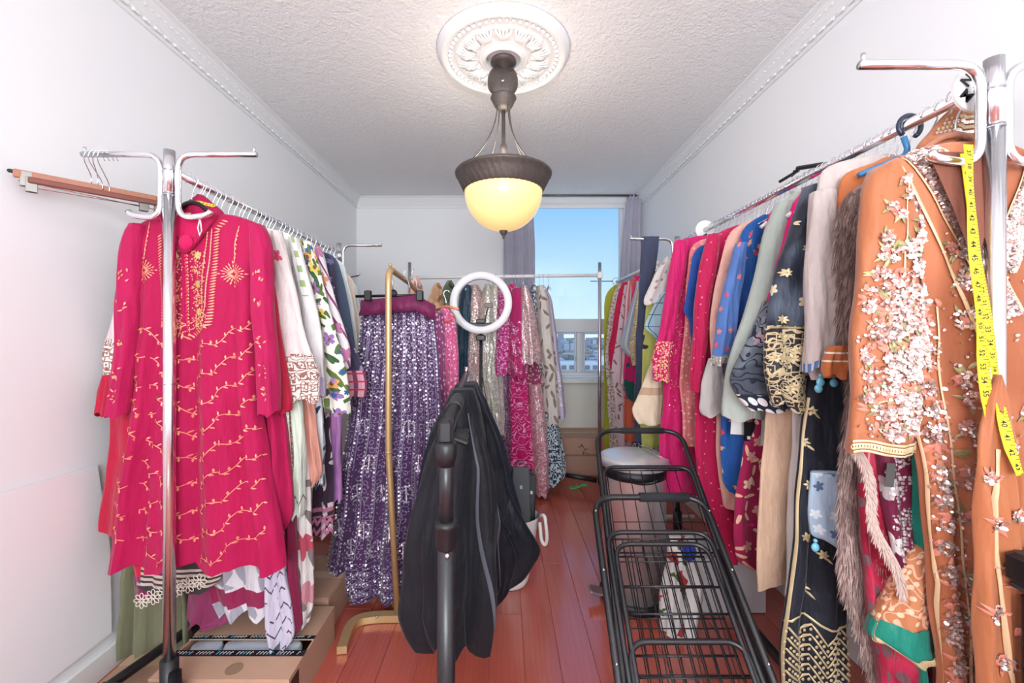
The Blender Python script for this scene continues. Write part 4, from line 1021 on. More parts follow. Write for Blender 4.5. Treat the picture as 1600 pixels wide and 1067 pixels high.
# ------------------------------------------------------------------ LEFT RACK
GL = 'clothes on the left rack'; GR = 'clothes on the right rack'
pink = cloth('hot_pink_crepe', (168, 10, 72), rough=.75, sheen=.1, wr=.4)
pink_sheer = cloth('hot_pink_chiffon', (172, 16, 78), rough=.75, sheen=.12, wr=.4)
goldthread = simple('salmon_gold_thread', (232, 146, 120), .45, .25); antique = simple('antique_gold_bead', (214, 178, 120), .35, .6); pinkbutton = simple('pink_button', (206, 16, 88), .5)
yellow_lace = simple('yellow_lace', (226, 200, 60), .7)
YK0 = 1.34
kf = [(338, 252, 372), (345, 232, 396), (352, 214, 412), (375, 204, 420), (400, 214, 404), (440, 222, 398), (520, 220, 398), (600, 212, 404), (680, 200, 414), (760, 186, 430), (830, 174, 442), (884, 165, 448)]
o, L, Ls = garment('tunic', 'long hot pink tunic with gold embroidered yoke, frontmost on the left rack', 'tunic', 'L', YK0, pink, None, GL, full=kf, fold=(7, .020), hd=.035, N=72, M=70, hem=.011, seed=41, rx=-.99,
    sleeves=[{'rows': [(352, 208, 232), (370, 193, 226), (430, 189, 222), (520, 184, 216), (600, 178, 206), (650, 172, 202)], 'dy': -.018, 'hd': .03, 'mat': pink_sheer},
             {'rows': [(352, 392, 412), (370, 392, 424), (430, 395, 426), (520, 398, 430), (600, 404, 436), (646, 408, 438)], 'dy': -.018, 'hd': .03, 'mat': pink_sheer}], hanger='black')
fx = lambda px: PX(px, YK0); fz = lambda py: PZ(py, YK0)
E = Emb(L, .003); B_ = Emb(L, .004)
# yoke border of little leaves
yk = [(262, 372), (264, 420), (266, 480), (270, 508), (290, 520), (304, 528), (318, 520), (338, 508), (343, 480), (348, 420), (352, 362), (364, 345)]
def along(pts, step):
    out = []; 
    for i in range(len(pts)-1):
        (a, b), (c, d) = pts[i], pts[i+1]; l = math.hypot(c-a, d-b); k = max(1, int(l/step))
        for j in range(k): t = j/k; out.append((a+(c-a)*t, b+(d-b)*t, math.atan2(-(d-b), c-a)))
    return out
for (a, b, th) in along(yk, 4.2):
    E.leaf(fx(a), fz(b), th+PI/2+.35, .020, .0055)
for off in (8, 15):
    ins = [(p[0]+(off if p[0] < 304 else -off), p[1]-(off*.8 if p[1] > 500 else 0)) for p in yk[:-1]]; E.line([(fx(a), fz(b)) for a, b in ins], .0022)
    for (a, b, th) in along(ins, 5): E.dot(fx(a), fz(b), .0028, 5)
for row, py in enumerate((402, 424, 446, 468, 488, 506)):
    for px in (288, 322):
        if row % 2 == 0: B_.flower(fx(px), fz(py), .014, 8); B_.ring(fx(px), fz(py), .007, .002)
        else:
            for k in range(8): E.leaf(fx(px)+.012*math.cos(k*.785), fz(py)+.012*math.sin(k*.785), k*.785, .013, .005)
            for k in range(6): B_.dot(fx(px)+R.uniform(-.014, .014), fz(py)+R.uniform(-.013, .013), .0022, 5)
# diamonds on the chest
for px, py in ((372, 430), (236, 424)):
    for ring_ in (.034, .023, .012):
        for k in range(20):
            a = 2*PI*k/20; r = ring_/(abs(math.cos(a))+abs(math.sin(a)))*1.15; E.leaf(fx(px)+r*math.cos(a), fz(py)+r*math.sin(a)*.95, a, .011, .004)
    E.line([(fx(px)+(.004), fz(py)+.035), (fx(px)+.008, fz(py)+.09), (fx(px)+.018, fz(py)+.15)], .002)
    for k in range(7): E.leaf(fx(px)+.005+k*.0018, fz(py)+.05+k*.014, 1.2+(k % 2)*.8, .011, .004)
# vine chevrons
for k in range(9):
    y0 = 560+k*40
    for s_ in (-1, 1):
        pts = []; n_ = 22
        for i in range(n_+1):
            u = i/n_; px = 305+s_*u*(92+k*3.2); py = y0-u*58+6*math.sin(u*16+k)
            if py > 872: continue
            pts.append((fx(px), fz(py)))
        if len(pts) < 4 or (y0 - 58 < 500): 
            pts = pts[6:] if k == 0 else pts
        E.line(pts, .0022)
        for i in range(0, len(pts), 1):
            a = .6*s_+(1.1 if i % 2 else -1.0); E.leaf(pts[i][0]+.007*math.cos(a), pts[i][1]+.007*math.sin(a), a, .013, .005)
for _ in range(420):
    px = R.uniform(290, 336) if R.random() < .7 else R.uniform(272, 288); py = R.uniform(395, 514)
    if abs(px-305) > 5: (E.leaf(fx(px), fz(py), R.choice((.8, -.8, 0, 1.57)), .008, .003) if R.random() < .6 else B_.dot(fx(px), fz(py), .0022, 5))
for k in range(26): E.dot(fx(305), fz(398+k*5), .0052 if k % 2 else .0045, 8)
E.build('embroidery', goldthread, o); B_.build('bead_flowers', antique, o)
bt = MB()
for k in range(22):
    p = L.find(fx(305), fz(392+k*6), .006); bt.ball(p, .0042, 7, 5)
q = bt.build('buttons', pinkbutton, o, smooth=True); q['kind'] = 'stuff'
for SL in Ls:
    E = Emb(SL, .003)
    for (t) in (.28, .46, .62, .78, .92):
        g = SL.g[int(t*SL.M)]; x = (g[1]+g[2])/2
        for k in range(6): E.leaf(x+R.uniform(-.015, .015), g[0]+R.uniform(-.018, .018), R.uniform(0, 6), .013, .005)
    E.build('sleeve_embroidery', goldthread, o)
# stand collar, inner neck, label, loops
def ribbon(pts, w_, dirv, name, mat, par, th=.002):
    dv = Vector(dirv); rings = [[Vector(p)-dv*w_/2, Vector(p)+dv*w_/2, Vector(p)+dv*w_/2+Vector((0, th, 0)), Vector(p)-dv*w_/2+Vector((0, th, 0))] for p in pts]
    return MB().quadstrip(rings, True, True, True).build(name, mat, par, smooth=False)
dk = cloth('deep_pink_lining', (196, 14, 84), rough=.75)
m = MB(); cxk = fx(312)
V = [fx(272), fx(308), fx(346)]
neck = [tuple(L.find(fx(a), fz(b), .006)) for a, b in ((266, 342), (273, 358), (286, 376), (305, 400), (326, 374), (340, 357), (350, 340))]
lv = lambda a, b, off: tuple(L.find(fx(a), fz(b), off))
row0 = [lv(a, 341, .004) for a in (270, 290, 308, 328, 346)]; row1 = [lv(a, b, .004) for a, b in ((275, 354), (291, 364), (307, 370), (325, 363), (342, 352))]; row2 = [lv(a, b, .004) for a, b in ((287, 370), (297, 380), (306, 392), (316, 380), (328, 368))]
m.quadstrip([row0, row1, row2], False)
m.build('neck_lining', dk, o)
rings = []
for p in rnd_path(neck, .03, 5): p = Vector(p); rings.append([p+Vector((0, .002, -.012)), p+Vector((0, -.008, -.010)), p+Vector((0, -.009, .012)), p+Vector((0, .002, .014))])
MB().quadstrip(rings, True, True, True).build('collar', pink, o, smooth=True)
MB().box((fx(303), YK0-.047, fz(341)), (.05, .002, .007)).build('size_label', simple('gold_label', (214, 150, 110), .5), o)
MB().tube([P(312, 343, YK0-.06), P(309, 356, YK0-.06), P(312, 368, YK0-.06), P(315, 360, YK0-.06), P(313, 344, YK0-.06)], .0016, 5).build('hanging_loop', white_plastic, o)
MB().ball((fx(309), YK0-.05, fz(384)), .022, 10, 8, (1, .5, 1)).build('knotted_cloth', dk, o, smooth=True)
# dupatta hood over the neck with yellow lace
hd_ = Loft([(PZ(305, 1.38), PX(311, 1.38), PX(318, 1.38), 1.38, .012), (PZ(318, 1.38), PX(298, 1.38), PX(334, 1.38), 1.38, .03), (PZ(328, 1.38), PX(286, 1.38), PX(346, 1.38), 1.38, .04), (PZ(344, 1.38), PX(276, 1.38), PX(352, 1.38), 1.38, .04)], mode='x', fold=(4, .004), M=12, seed=4)
oo = empty('scarf', P(314, 320, 1.38), 'folded hot pink scarf with yellow lace edge over the neck of the pink tunic', 'scarf', GL)
hd_.rows_mesh('folds', pink, oo, N=30)
E = Emb(hd_, .003)
for k in range(16): px = 292+k*3; E.ring(PX(px, 1.38), PZ(323.5-2.5*math.sin(k/15*PI), 1.38), .0045, .003, 7)
E.build('yellow_lace', yellow_lace, oo)
# right hem scarf end with yellow lace, hanging beside the tunic
o2 = empty('scarf', P(430, 800, 1.39), 'hot pink scarf end with yellow scalloped lace at the lower right of the pink tunic', 'scarf', GL)
L = Loft([(PZ(470, 1.39), PX(405, 1.39), PX(428, 1.39), 1.39, .02), (PZ(640, 1.39), PX(402, 1.39), PX(440, 1.39), 1.39, .03), (PZ(760, 1.39), PX(392, 1.39), PX(456, 1.39), 1.39, .03), (PZ(806, 1.39), PX(386, 1.39), PX(458, 1.39), 1.39, .03), (PZ(838, 1.39), PX(382, 1.39), PX(436, 1.39), 1.39, .03)], fold=(4, .012), M=40, seed=8)
L.rows_mesh('folds', pink, o2, N=36); E = Emb(L, .004)
for k in range(20): px = 384+k*2.7; E.ring(PX(px, 1.39), PZ(837-max(0, px-420)*.3, 1.39), .0045, .0035, 7)
E.build('yellow_lace', yellow_lace, o2)

crimson = cloth('crimson', (178, 16, 56), rough=.6, wr=.35)
plum = cloth('plum', (140, 40, 92), [('solid', (206, 26, 60), {'z': (-1.30, -1.265)})], rough=.55)
garment('dress', 'crimson dress directly behind the hot pink tunic, its edge showing at the wall side', 'dress', 'L', 1.40, crimson, None, GL, full=[(345, 262, 352), (360, 222, 400), (450, 200, 404), (600, 178, 404), (700, 168, 408), (800, 156, 412), (829, 154, 412)], fold=(6, .012), sleeves=[{'rows': [(400, 400, 420), (520, 412, 440), (600, 418, 452), (636, 420, 458), (645, 424, 452)], 'dy': .0}, {'rows': [(586, 162, 186), (612, 154, 182), (640, 153, 178), (650, 158, 172)], 'dy': 0}])
cream_key = cloth('cream_motif_cuff', (228, 220, 212), [('key', (120, 70, 60), {'scale': 26, 'size': .28}), ('scroll', (150, 100, 90), {'scale': 16, 'size': .18})], rough=.85)
cream = cloth('cream_cotton', (222, 212, 208), [('soft', (216, 196, 200), {'scale': 7}), ('flowers', [(206, 60, 100), (214, 80, 110)], {'scale': 16, 'size': .4, 'dens': .8, 'z': (-.25, -.19)})], rough=.85)
garment('tunic', 'cream tunic with brown key pattern cuffs, just behind the pink tunic', 'tunic', 'L', 1.455, cream, [(350, 400), (356, 425), (366, 436), (420, 437), (500, 440), (620, 432), (740, 430)], GL,
    sleeves=[{'rows': [(362, 425, 440), (400, 424, 450), (470, 430, 466), (540, 437, 485), (585, 441, 500), (612, 442, 497), (630, 455, 490)], 'cuff': (cream_key, .72), 'dy': -.02, 'hem': .01},
             {'rows': [(420, 196, 214), (500, 176, 212), (560, 162, 208), (600, 166, 205)], 'cuff': (cream_key, .62), 'dy': .0}])
cg = cloth('white_green_checks', (232, 230, 226), [('checks', (150, 172, 116), {'scale': 17, 'size': .48, 'z': (-.5, 0)})], rough=.85)
lav = cloth('lilac_lining', (190, 178, 206))
garment('tunic', 'white tunic with pale green squares, second behind the pink one', 'tunic', 'L', 1.54, cg, [(358, 425), (362, 450), (372, 463), (420, 466), (500, 470), (640, 455)], GL,
    sleeves=[{'rows': [(372, 452, 466), (420, 458, 480), (480, 466, 494), (540, 474, 506), (590, 482, 508), (612, 486, 508), (622, 492, 500)], 'mat': cloth('plain_white', (222, 218, 218), [('checks', (150, 172, 116), {'scale': 19, 'size': .45, 'z': (-.36, -.1)})]), 'cuff': (lav, .88), 'dy': -.015}])
floral = cloth('yellow_purple_floral', (236, 234, 222), [('leaves', [(96, 116, 60), (60, 92, 60)], {'scale': 24, 'size': .85, 'dens': .7}), ('flowers', [(222, 160, 90), (148, 110, 170), (216, 190, 90), (120, 80, 50)], {'scale': 17, 'size': .46, 'dens': .7}), ('flowers', [(52, 96, 150), (170, 130, 190)], {'scale': 26, 'size': .3, 'dens': .4}), ('leaves', (70, 100, 56), {'scale': 31, 'size': .7, 'dens': .35})], rough=.8)
garment('tunic', 'white tunic printed with big yellow and purple flowers on the left rack', 'tunic', 'L', 1.62, floral, [(366, 445), (372, 470), (384, 482), (430, 488), (520, 495), (640, 498)], GL,
    sleeves=[{'rows': [(378, 470, 487), (420, 474, 500), (480, 484, 514), (540, 494, 530), (590, 500, 545), (625, 505, 547), (650, 516, 540)], 'dy': -.02, 'hem': .012}])
stripe = cloth('plum_stripes_on_white', (232, 228, 230), [('stripes', (140, 56, 110), {'scale': 22, 'size': .22, 'ang': .4}), ('flowers', [(210, 150, 120), (190, 120, 160)], {'scale': 10, 'size': .3, 'dens': .4})], rough=.8)
garment('tunic', 'white tunic with plum stripes on the left rack', 'tunic', 'L', 1.69, stripe, [(374, 465), (380, 486), (392, 496), (450, 504), (560, 512), (640, 512)], GL,
    sleeves=[{'rows': [(386, 485, 500), (430, 492, 514), (490, 504, 530), (550, 515, 548), (580, 522, 548)], 'dy': -.015}])
whi = cloth('white_blue_wash', (226, 230, 234), [('soft', (150, 190, 210), {'scale': 5})], rough=.85)
garment('tunic', 'white tunic with a faint blue wash between the striped and slate ones', 'tunic', 'L', 1.75, whi, [(380, 475), (385, 497), (400, 508), (470, 520), (560, 528), (620, 524)], GL)
navypr = cloth('navy_print_cuff', (58, 52, 76), [('flowers', [(150, 130, 160), (110, 100, 150)], {'scale': 26, 'size': .4, 'dens': .7})], rough=.7)
navycuff = cloth('pink_panel_cuff', (206, 150, 168), [('stripes', (110, 60, 90), {'scale': 22, 'size': .4}), ('stripes', (190, 40, 60), {'scale': 30, 'size': .2, 'ang': PI/2})], rough=.7)
garment('tunic', 'navy flower-print tunic with a pink panelled cuff near the purple skirt', 'tunic', 'L', 1.80, navypr, [(388, 490), (392, 508), (404, 520), (470, 530), (560, 534), (620, 532)], GL,
    sleeves=[{'rows': [(500, 522, 534), (540, 530, 556), (575, 534, 568), (600, 536, 573), (622, 540, 566)], 'cuff': (navycuff, .66), 'dy': -.035}])
slate = cloth('slate_blue', (72, 86, 110), rough=.7)
garment('tunic', 'slate blue tunic with long sleeve on the left rack', 'tunic', 'L', 1.88, slate, [(392, 500), (396, 518), (408, 528), (460, 540), (520, 552), (560, 556)], GL)
pw = cloth('pale_ice', (220, 228, 230), rough=.85)
garment('tunic', 'pale ice-white tunic behind the slate blue one', 'tunic', 'L', 1.98, pw, [(400, 512), (404, 530), (416, 540), (480, 552), (545, 562), (580, 556)], GL)
pch = cloth('pale_peach', (232, 214, 200), rough=.85)
garment('blouse', 'pale peach blouse towards the far end of the left rack', 'blouse', 'L', 2.12, pch, [(424, 530), (428, 545), (440, 553), (490, 562), (540, 570)], GL)
lbt = cloth('light_teal_stripe', (176, 206, 214), [('stripes', (236, 240, 240), {'scale': 30, 'size': .4})], rough=.8)
garment('blouse', 'light blue striped blouse at the far end of the left rack', 'blouse', 'L', 2.28, lbt, [(432, 540), (438, 553), (450, 560), (500, 566), (540, 570)], GL)
garment('shirt', 'grey speckled shirt last on the left rack', 'shirt', 'L', 2.42, cloth('grey_speckle', (196, 196, 200), [('dots', (90, 90, 110), {'scale': 60, 'size': .3})]), [(440, 545), (446, 556), (462, 563), (540, 568)], GL)
# lower halves : trousers, shawls and long dresses of the left rack
def hangcloth(name, label, cat, Y, mat, full, rx, railz=RAILZ, fold=(4, .008), hd=.022, group=GL, hem=.008, hanger=False, **k):
    return garment(name, label, cat, 'L', Y, mat, None, group, full=full, fold=fold, hd=hd, hem=hem, rx=rx, railz=railz, hanger='plain' if hanger else None, **k)
wk_ = cloth('white_red_border', (228, 226, 220), [('key', (110, 60, 56), {'scale': 30, 'size': .3, 'z': (-1.22, -1.05)}), ('stripes', (130, 30, 60), {'scale': 16, 'size': .28, 'z': (-1.22, -.7)}), ('dots', (150, 190, 150), {'scale': 90, 'size': .3})])
hangcloth('trousers', 'white trousers with dark red key border beside the pink tunic hem', 'trousers', 1.425, wk_, [(560, 405, 444), (640, 408, 454), (700, 412, 456), (748, 418, 456)], -.93)
fp_ = cloth('cream_faded_floral', (214, 208, 206), [('flowers', [(168, 150, 156), (190, 130, 140), (176, 70, 90)], {'scale': 8, 'size': .42, 'dens': .6}), ('leaves', (120, 110, 112), {'scale': 14, 'size': .6, 'dens': .45})])
hangcloth('trousers', 'long cream trousers with a faded rose print reaching the boxes', 'trousers', 1.50, fp_, [(560, 420, 462), (700, 428, 478), (800, 436, 487), (900, 440, 489), (960, 446, 489), (973, 456, 484)], -.90, fold=(4, .010))
gw = cloth('pale_green_sheer', (212, 220, 206), [('chevron', (120, 110, 110), {'scale': 14, 'size': .12, 'z': (-1.2, -1.02)})])
hangcloth('shawl', 'pale green-white sheer shawl hanging left of the peach one', 'shawl', 1.46, gw, [(590, 440, 464), (640, 446, 474), (740, 452, 477), (798, 455, 477), (806, 460, 474)], -.92)
hangcloth('shawl', 'peach pink shawl with scalloped end under the cream cuffs', 'shawl', 1.53, cloth('peach_satin', (216, 152, 134), rough=.6), [(590, 462, 484), (640, 468, 492), (700, 474, 500), (740, 476, 502), (756, 480, 494)], -.90)
hangcloth('tunic', 'white and blue leaf print tunic hem between the peach shawl and the black bordered one', 'tunic', 1.58, cloth('blue_leaf_print', (214, 218, 222), [('leaves', (48, 60, 90), {'scale': 22, 'size': .7, 'dens': .8})]), [(600, 480, 500), (700, 488, 508), (758, 490, 506)], -.92)
bp2 = cloth('black_pink_border', (56, 40, 58), [('leaves', (206, 190, 196), {'scale': 18, 'size': .7, 'dens': .7}), ('chevron', (196, 120, 150), {'scale': 26, 'size': .5, 'z': (-1.30, -1.22)}), ('stripes', (176, 110, 140), {'scale': 30, 'size': .5, 'ang': PI/2, 'z': (-1.22, -1.17)})])
hangcloth('dress', 'black leaf-print dress with a pink zigzag border ending above the floor', 'dress', 1.68, bp2, [(600, 486, 512), (700, 490, 518), (800, 490, 521), (835, 486, 521)], -.92)
hangcloth('scarf', 'lilac satin scarf hanging next to the purple skirt', 'scarf', 1.74, cloth('lilac_satin', (188, 130, 190), [('soft', (90, 70, 130), {'scale': 4})], rough=.4), [(590, 508, 532), (680, 512, 534), (776, 518, 534), (782, 522, 533)], -.92)
fl2 = cloth('grey_leaf_burgundy', (206, 204, 210), [('leaves', (150, 148, 160), {'scale': 13, 'size': .8, 'dens': .8}), ('solid', (136, 32, 74), {'z': (-1.41, -1.355)})])
hangcloth('dress', 'grey-white leaf print dress with a burgundy band below the pink tunic', 'dress', 1.44, fl2, [(700, 320, 420), (860, 322, 432), (905, 326, 436), (940, 334, 434), (962, 345, 430)], -.97, fold=(5, .014), hem=.016)
chev = cloth('lavender_chevron', (196, 190, 208), [('chevron', (70, 62, 78), {'scale': 20, 'size': .14, 'broken': 1})])
hangcloth('dupatta', 'lavender dupatta with dark zigzag dashes trailing onto the open box', 'dupatta', 1.44, chev, [(700, 418, 440), (850, 414, 444), (930, 414, 458), (990, 414, 464), (1008, 426, 448)], -.92, fold=(3, .012))
hangcloth('dupatta', 'burgundy dupatta strip between the lavender and the rose print cloth', 'dupatta', 1.465, cloth('burgundy', (128, 28, 68)), [(700, 436, 462), (850, 440, 462), (930, 446, 470), (980, 452, 472)], -.92, fold=(3, .01))
hangcloth('dress', 'plum dress hem with a red edge left of the chrome pole', 'dress', 1.43, plum, [(760, 196, 300), (880, 205, 290), (922, 208, 285), (930, 212, 262)], -1.05, fold=(4, .008))
hangcloth('dress', 'plum satin dress corner resting behind the lace hem', 'dress', 1.50, cloth('plum_satin', (150, 62, 104), rough=.4), [(860, 300, 400), (940, 292, 400), (968, 292, 372), (975, 296, 330)], -1.0, fold=(4, .01))
# lace hem
og, Lg, _ = hangcloth('dress', 'dark dress with cream beaded band and open flower lace hem by the chrome pole', 'dress', 1.41, cloth('black_lace_base', (60, 54, 56), [('stripes', (200, 180, 170), {'scale': 60, 'size': .55, 'ang': PI/2, 'z': (-1.33, -1.27)})]), [(760, 212, 350), (880, 214, 352), (905, 214, 345), (922, 214, 330)], -1.05, fold=(4, .006))
E = Emb(Lg, .006); lace_m = simple('cream_lace', (222, 214, 200), .8)
lm = MB()
for k in range(6):
    px = 222+k*18; py = 938-k*6; c = P(px, py, 1.375); r = .024
    for j in range(8):
        a = 2*PI*j/8; cc = c+Vector((math.cos(a)*r*.62, 0, math.sin(a)*r*.62))
        lm.tube([cc+Vector((math.cos(a)*math.cos(b)*.0105-math.sin(a)*math.sin(b)*.006, -.002, math.sin(a)*math.cos(b)*.0105+math.cos(a)*math.sin(b)*.006)) for b in [q*PI/4 for q in range(8)]], .0016, 4, closed=True)
    lm.tube(arc(c, .006, 0, 2*PI, 8)[:-1], .002, 4, closed=True)
lo = lm.build('flower_lace', lace_m, og, smooth=True); lo['kind'] = 'stuff'
# olive drape
ol_m = cloth('olive_satin', (122, 122, 96), rough=.45, wr=.3)
oo = empty('satin_drape', P(205, 900, 1.56), 'olive green satin panel hanging in long folds behind the white leaning board', 'curtain')
L = Loft([(PZ(700, 1.56), -1.38, -1.20, 1.56, .03), (PZ(900, 1.56), -1.385, -1.17, 1.56, .04), (.03, -1.39, -1.14, 1.56, .05)], fold=(6, .022), M=40, seed=12); L.rows_mesh('folds', ol_m, oo, N=60)

# wooden trouser hangers on the left side arm
clipm = simple('clip_steel', (150, 148, 142), .35, .9)
def bar_hanger(p0, p1, mat, label, hx, clips=True, h_=.020):
    p0, p1 = Vector(p0), Vector(p1); mid = (p0+p1)/2; d = (p1-p0); ln = d.length; ang = math.atan2(d.y, d.x)
    o = empty('trouser_hanger', mid, label, 'hanger', None); M = Matrix.Rotation(ang, 3, 'Z')
    MB().box(mid, (ln, .010, h_), M, bev=.003).build('bar', mat, o)
    top = Vector((hx, 1.27, 1.7405))
    pts = [mid+Vector((0, 0, h_/2-.002)), mid+Vector((0, 0, .035)), Vector((hx-.020, 1.27-.012, top.z-.018)), Vector((hx-.012, 1.258, top.z+.006)), Vector((hx-.002, 1.268, top.z+.011)), Vector((hx+.010, 1.284, top.z+.006)), Vector((hx+.016, 1.290, top.z-.012))]
    MB().tube(rnd_path(pts, .02, 5), .0015, 6).build('hook', chrome, o, smooth=True)
    if clips:
        for s_ in (-1, 1):
            c = mid+d.normalized()*s_*(ln/2-.035)
            k = MB(); k.box(c+Vector((0, 0, -.026))+M @ Vector((0, -.008, 0)), (.024, .002, .042), M, bev=.0008); k.box(c+Vector((0, 0, -.026))+M @ Vector((0, .006, 0)), (.024, .002, .042), M, bev=.0008)
            k.box(c+Vector((0, 0, -.012))+M @ Vector((0, -.001, 0)), (.016, .014, .008), M, bev=.001); k.build('clip', clipm, o)
        MB().tube([mid-d.normalized()*(ln/2-.02)+Vector((0, 0, -.034)), mid+d.normalized()*(ln/2-.02)+Vector((0, 0, -.030))], .0013, 5).build('clip_wire', chrome, o)
bar_hanger((-1.385, 1.19, 1.655), (-1.175, 1.43, 1.655), wood_hanger, 'brown wooden trouser hanger with steel clips, nearest on the left side arm', -1.235, h_=.024)
bar_hanger((-1.36, 1.205, 1.642), (-1.155, 1.44, 1.640), simple('dark_wood_hanger', (120, 66, 56), .5), 'darker wooden trouser hanger behind the nearest one on the left side arm', -1.222, clips=False, h_=.018)
bar_hanger((-1.395, 1.185, 1.672), (-1.150, 1.46, 1.648), black_plastic, 'black plastic trouser hanger with an eyelet end on the left side arm', -1.208, clips=True, h_=.010)
bar_hanger((-1.350, 1.22, 1.650), (-1.145, 1.45, 1.625), simple('grey_hanger', (92, 90, 92), .4), 'thin grey trouser hanger, last on the left side arm', -1.195, clips=False, h_=.008)

# ------------------------------------------------------------------ PURPLE SKIRT and neighbours on the gold rack
sk_m = cloth('aubergine_net', (72, 42, 84), [('dots', (160, 140, 170), {'scale': 70, 'size': .22, 'dens': .5})], rough=.65, sheen=.3, wr=.3)
silver = simple('silver_thread', (150, 138, 168), .5, .3); seqm = simple('silver_sequin', (222, 216, 228), .38, .6)
YS = 1.90
so = empty('skirt', P(625, 475, YS), 'long aubergine flared skirt covered in silver sequins, clipped to a hanger on the gold rack', 'skirt')
SK = Loft([(PZ(482, YS), PX(566, YS), PX(678, YS), YS, .04), (PZ(540, YS), PX(560, YS), PX(684, YS), YS, .05), (PZ(620, YS), PX(548, YS), PX(690, YS), YS, .055), (PZ(700, YS), PX(536, YS), PX(692, YS), YS, .06), (PZ(800, YS), PX(522, YS), PX(694, YS), YS, .065), (PZ(870, YS), PX(512, YS), PX(694, YS), YS, .065), (PZ(926, YS), PX(505, YS), PX(694, YS), YS, .065)], fold=(9, .024), M=80, seed=21, hem=.004)
SK.rows_mesh('net_layers', sk_m, so, N=120)
wb_m = cloth('maroon_band', (110, 30, 76), rough=.5)
rings = []
for i in range(9):
    u = i/8; px = 563+u*(680-563); pyt = 469-8*u/.75 if u < .75 else 461+(u-.75)*64; y = YS-.066-.012*math.sin(u*PI)
    rings.append([Vector((PX(px, y), y, PZ(pyt, y))), Vector((PX(px, y), y-.002, PZ(pyt+14, y))), Vector((PX(px-2, y), y-.006, PZ(pyt+24, y))), Vector((PX(px-2, y), y+.02, PZ(pyt+24, y))), Vector((PX(px, y), y+.02, PZ(pyt, y)))])
MB().quadstrip(rings, True, True, True).build('waistband', wb_m, so, smooth=True)
def sf(u, py):   # u in 0..1 across the skirt at height py
    z = PZ(py, YS); g = SK.g; xl = np.interp(-z, -g[:, 0], g[:, 1]); xr = np.interp(-z, -g[:, 0], g[:, 2]); return xl+(xr-xl)*u, z
E = Emb(SK, .003); Q = Emb(SK, .004)
NG = 8
for k in range(NG+1):
    u = .04+.92*k/NG
    for du in (-.014, .014): E.line([sf(u+du, py) for py in range(490, 868, 9)], .0028)
    py = 492; j = 0
    while py < 866:
        x, z = sf(u+(.010 if j % 2 else -.010), py); E.leaf(x, z, .8 if j % 2 else -.8, .016, .004); Q.sequin(*sf(u, py+3), .0042); py += 6; j += 1
    if k < NG:
        uc = u+.46/NG
        for py in range(500, 640, 3):
            for _ in range(2): 
                if R.random() < .8-(py-500)/220: Q.sequin(*sf(uc+R.uniform(-.045, .045), py+R.uniform(-2, 2)), R.uniform(.0026, .0052), .6)
        for py in range(505, 860, 12): 
            a_ = math.sin(py*.07+k)*.02
            E.ring(*sf(uc+a_, py), .010, .0024, 7)
        for py in (665, 715, 765, 815, 850):
            if (k+py//50) % 2: continue
            cx_, cz_ = sf(uc, py)
            for j in range(7):
                w_ = .022*math.sin((j+1)/8*PI)
                for s_ in (-1, 0, 1): Q.leaf(cx_+s_*w_, cz_-.035+j*.011, 1.57+s_*.7, .013, .006)
            for _ in range(14): Q.sequin(cx_+R.uniform(-.022, .022), cz_+R.uniform(-.04, .035), .0042, .6)
for py in (868, 876, 890, 906, 920, 926): E.line([sf(u/60, py+2*math.sin(u)) for u in range(1, 60)], .003)
for py, r in ((883, .008), (898, .012), (913, .010)):
    for k in range(34): x, z = sf(.02+.96*k/33, py+1.5*math.sin(k)); E.ring(x, z, r, .0028, 8); Q.dot(x, z, .0045, 7)
for _ in range(260): Q.sequin(*sf(R.uniform(.01, .99), R.uniform(868, 922)), R.uniform(.002, .0035), .6)
E.build('silver_embroidery', silver, so); Q.build('sequins', seqm, so)
sh = empty('clip_hanger', P(650, 455, 1.90), 'black bar hanger with two clips holding the aubergine skirt', 'hanger')
MB().tube([P(556, 463, 1.86), P(660, 461, 1.86)], .006, 10).build('bar', black_plastic, sh, smooth=True)
for px in (575, 656): MB().box(P(px, 462, 1.80), (.030, .02, .045), bev=.004).build('clip', black_plastic, sh)
MB().lathe([(.001, -.008), (.018, -.008), (.020, 0), (.018, .008), (.001, .008)], P(614, 459, 1.86), 16, Matrix.Rotation(PI/2, 3, 'X')).build('centre_disc', black_plastic, sh, smooth=True)
MB().tube(rnd_path([P(614, 452, 1.86), P(612, 435, 1.86), P(606, 425, 1.86), P(609, 417, 1.86), P(617, 420, 1.86)], .02), .002, 6).build('hook', chrome, sh, smooth=True)
for i, px in enumerate((634, 646)): MB().tube(rnd_path([P(px+6, 458, 2.1+i*.1), P(px+5, 440, 2.1+i*.1), P(px-4, 428, 2.1+i*.1), P(px+1, 420, 2.1+i*.1)], .02), .0018, 6).build('spare_hook', chrome, sh, smooth=True)
pkm = cloth('rose_pink_net', (216, 106, 152), [('dots', (240, 200, 215), {'scale': 45, 'size': .25}), ('scroll', (196, 80, 130), {'scale': 12, 'size': .2})], rough=.6)
pkd = cloth('mauve_net', (150, 70, 122), [('dots', (220, 190, 210), {'scale': 40, 'size': .25})], rough=.6)
garment('dress', 'mauve net dress right behind the aubergine skirt', 'dress', 'L', 2.02, pkd, None, 'clothes on the gold rack', full=[(487, 682, 692), (500, 668, 694), (560, 668, 696), (700, 668, 698)], rx=PX(684, 2.02), railz=1.42, hd=.04, hanger=None)
garment('blouse', 'rose pink blouse on the orange wooden hanger', 'blouse', 'L', 2.10, pkm, None, 'clothes on the gold rack', full=[(482, 690, 702), (492, 684, 712), (530, 684, 715), (620, 684, 719), (660, 684, 718)], rx=PX(697, 2.1), railz=1.42, hd=.05, hanger=None)
oh = empty('coat_hanger', P(697, 478, 2.08), 'orange wooden coat hanger with its tip in front of the ring light', 'hanger')
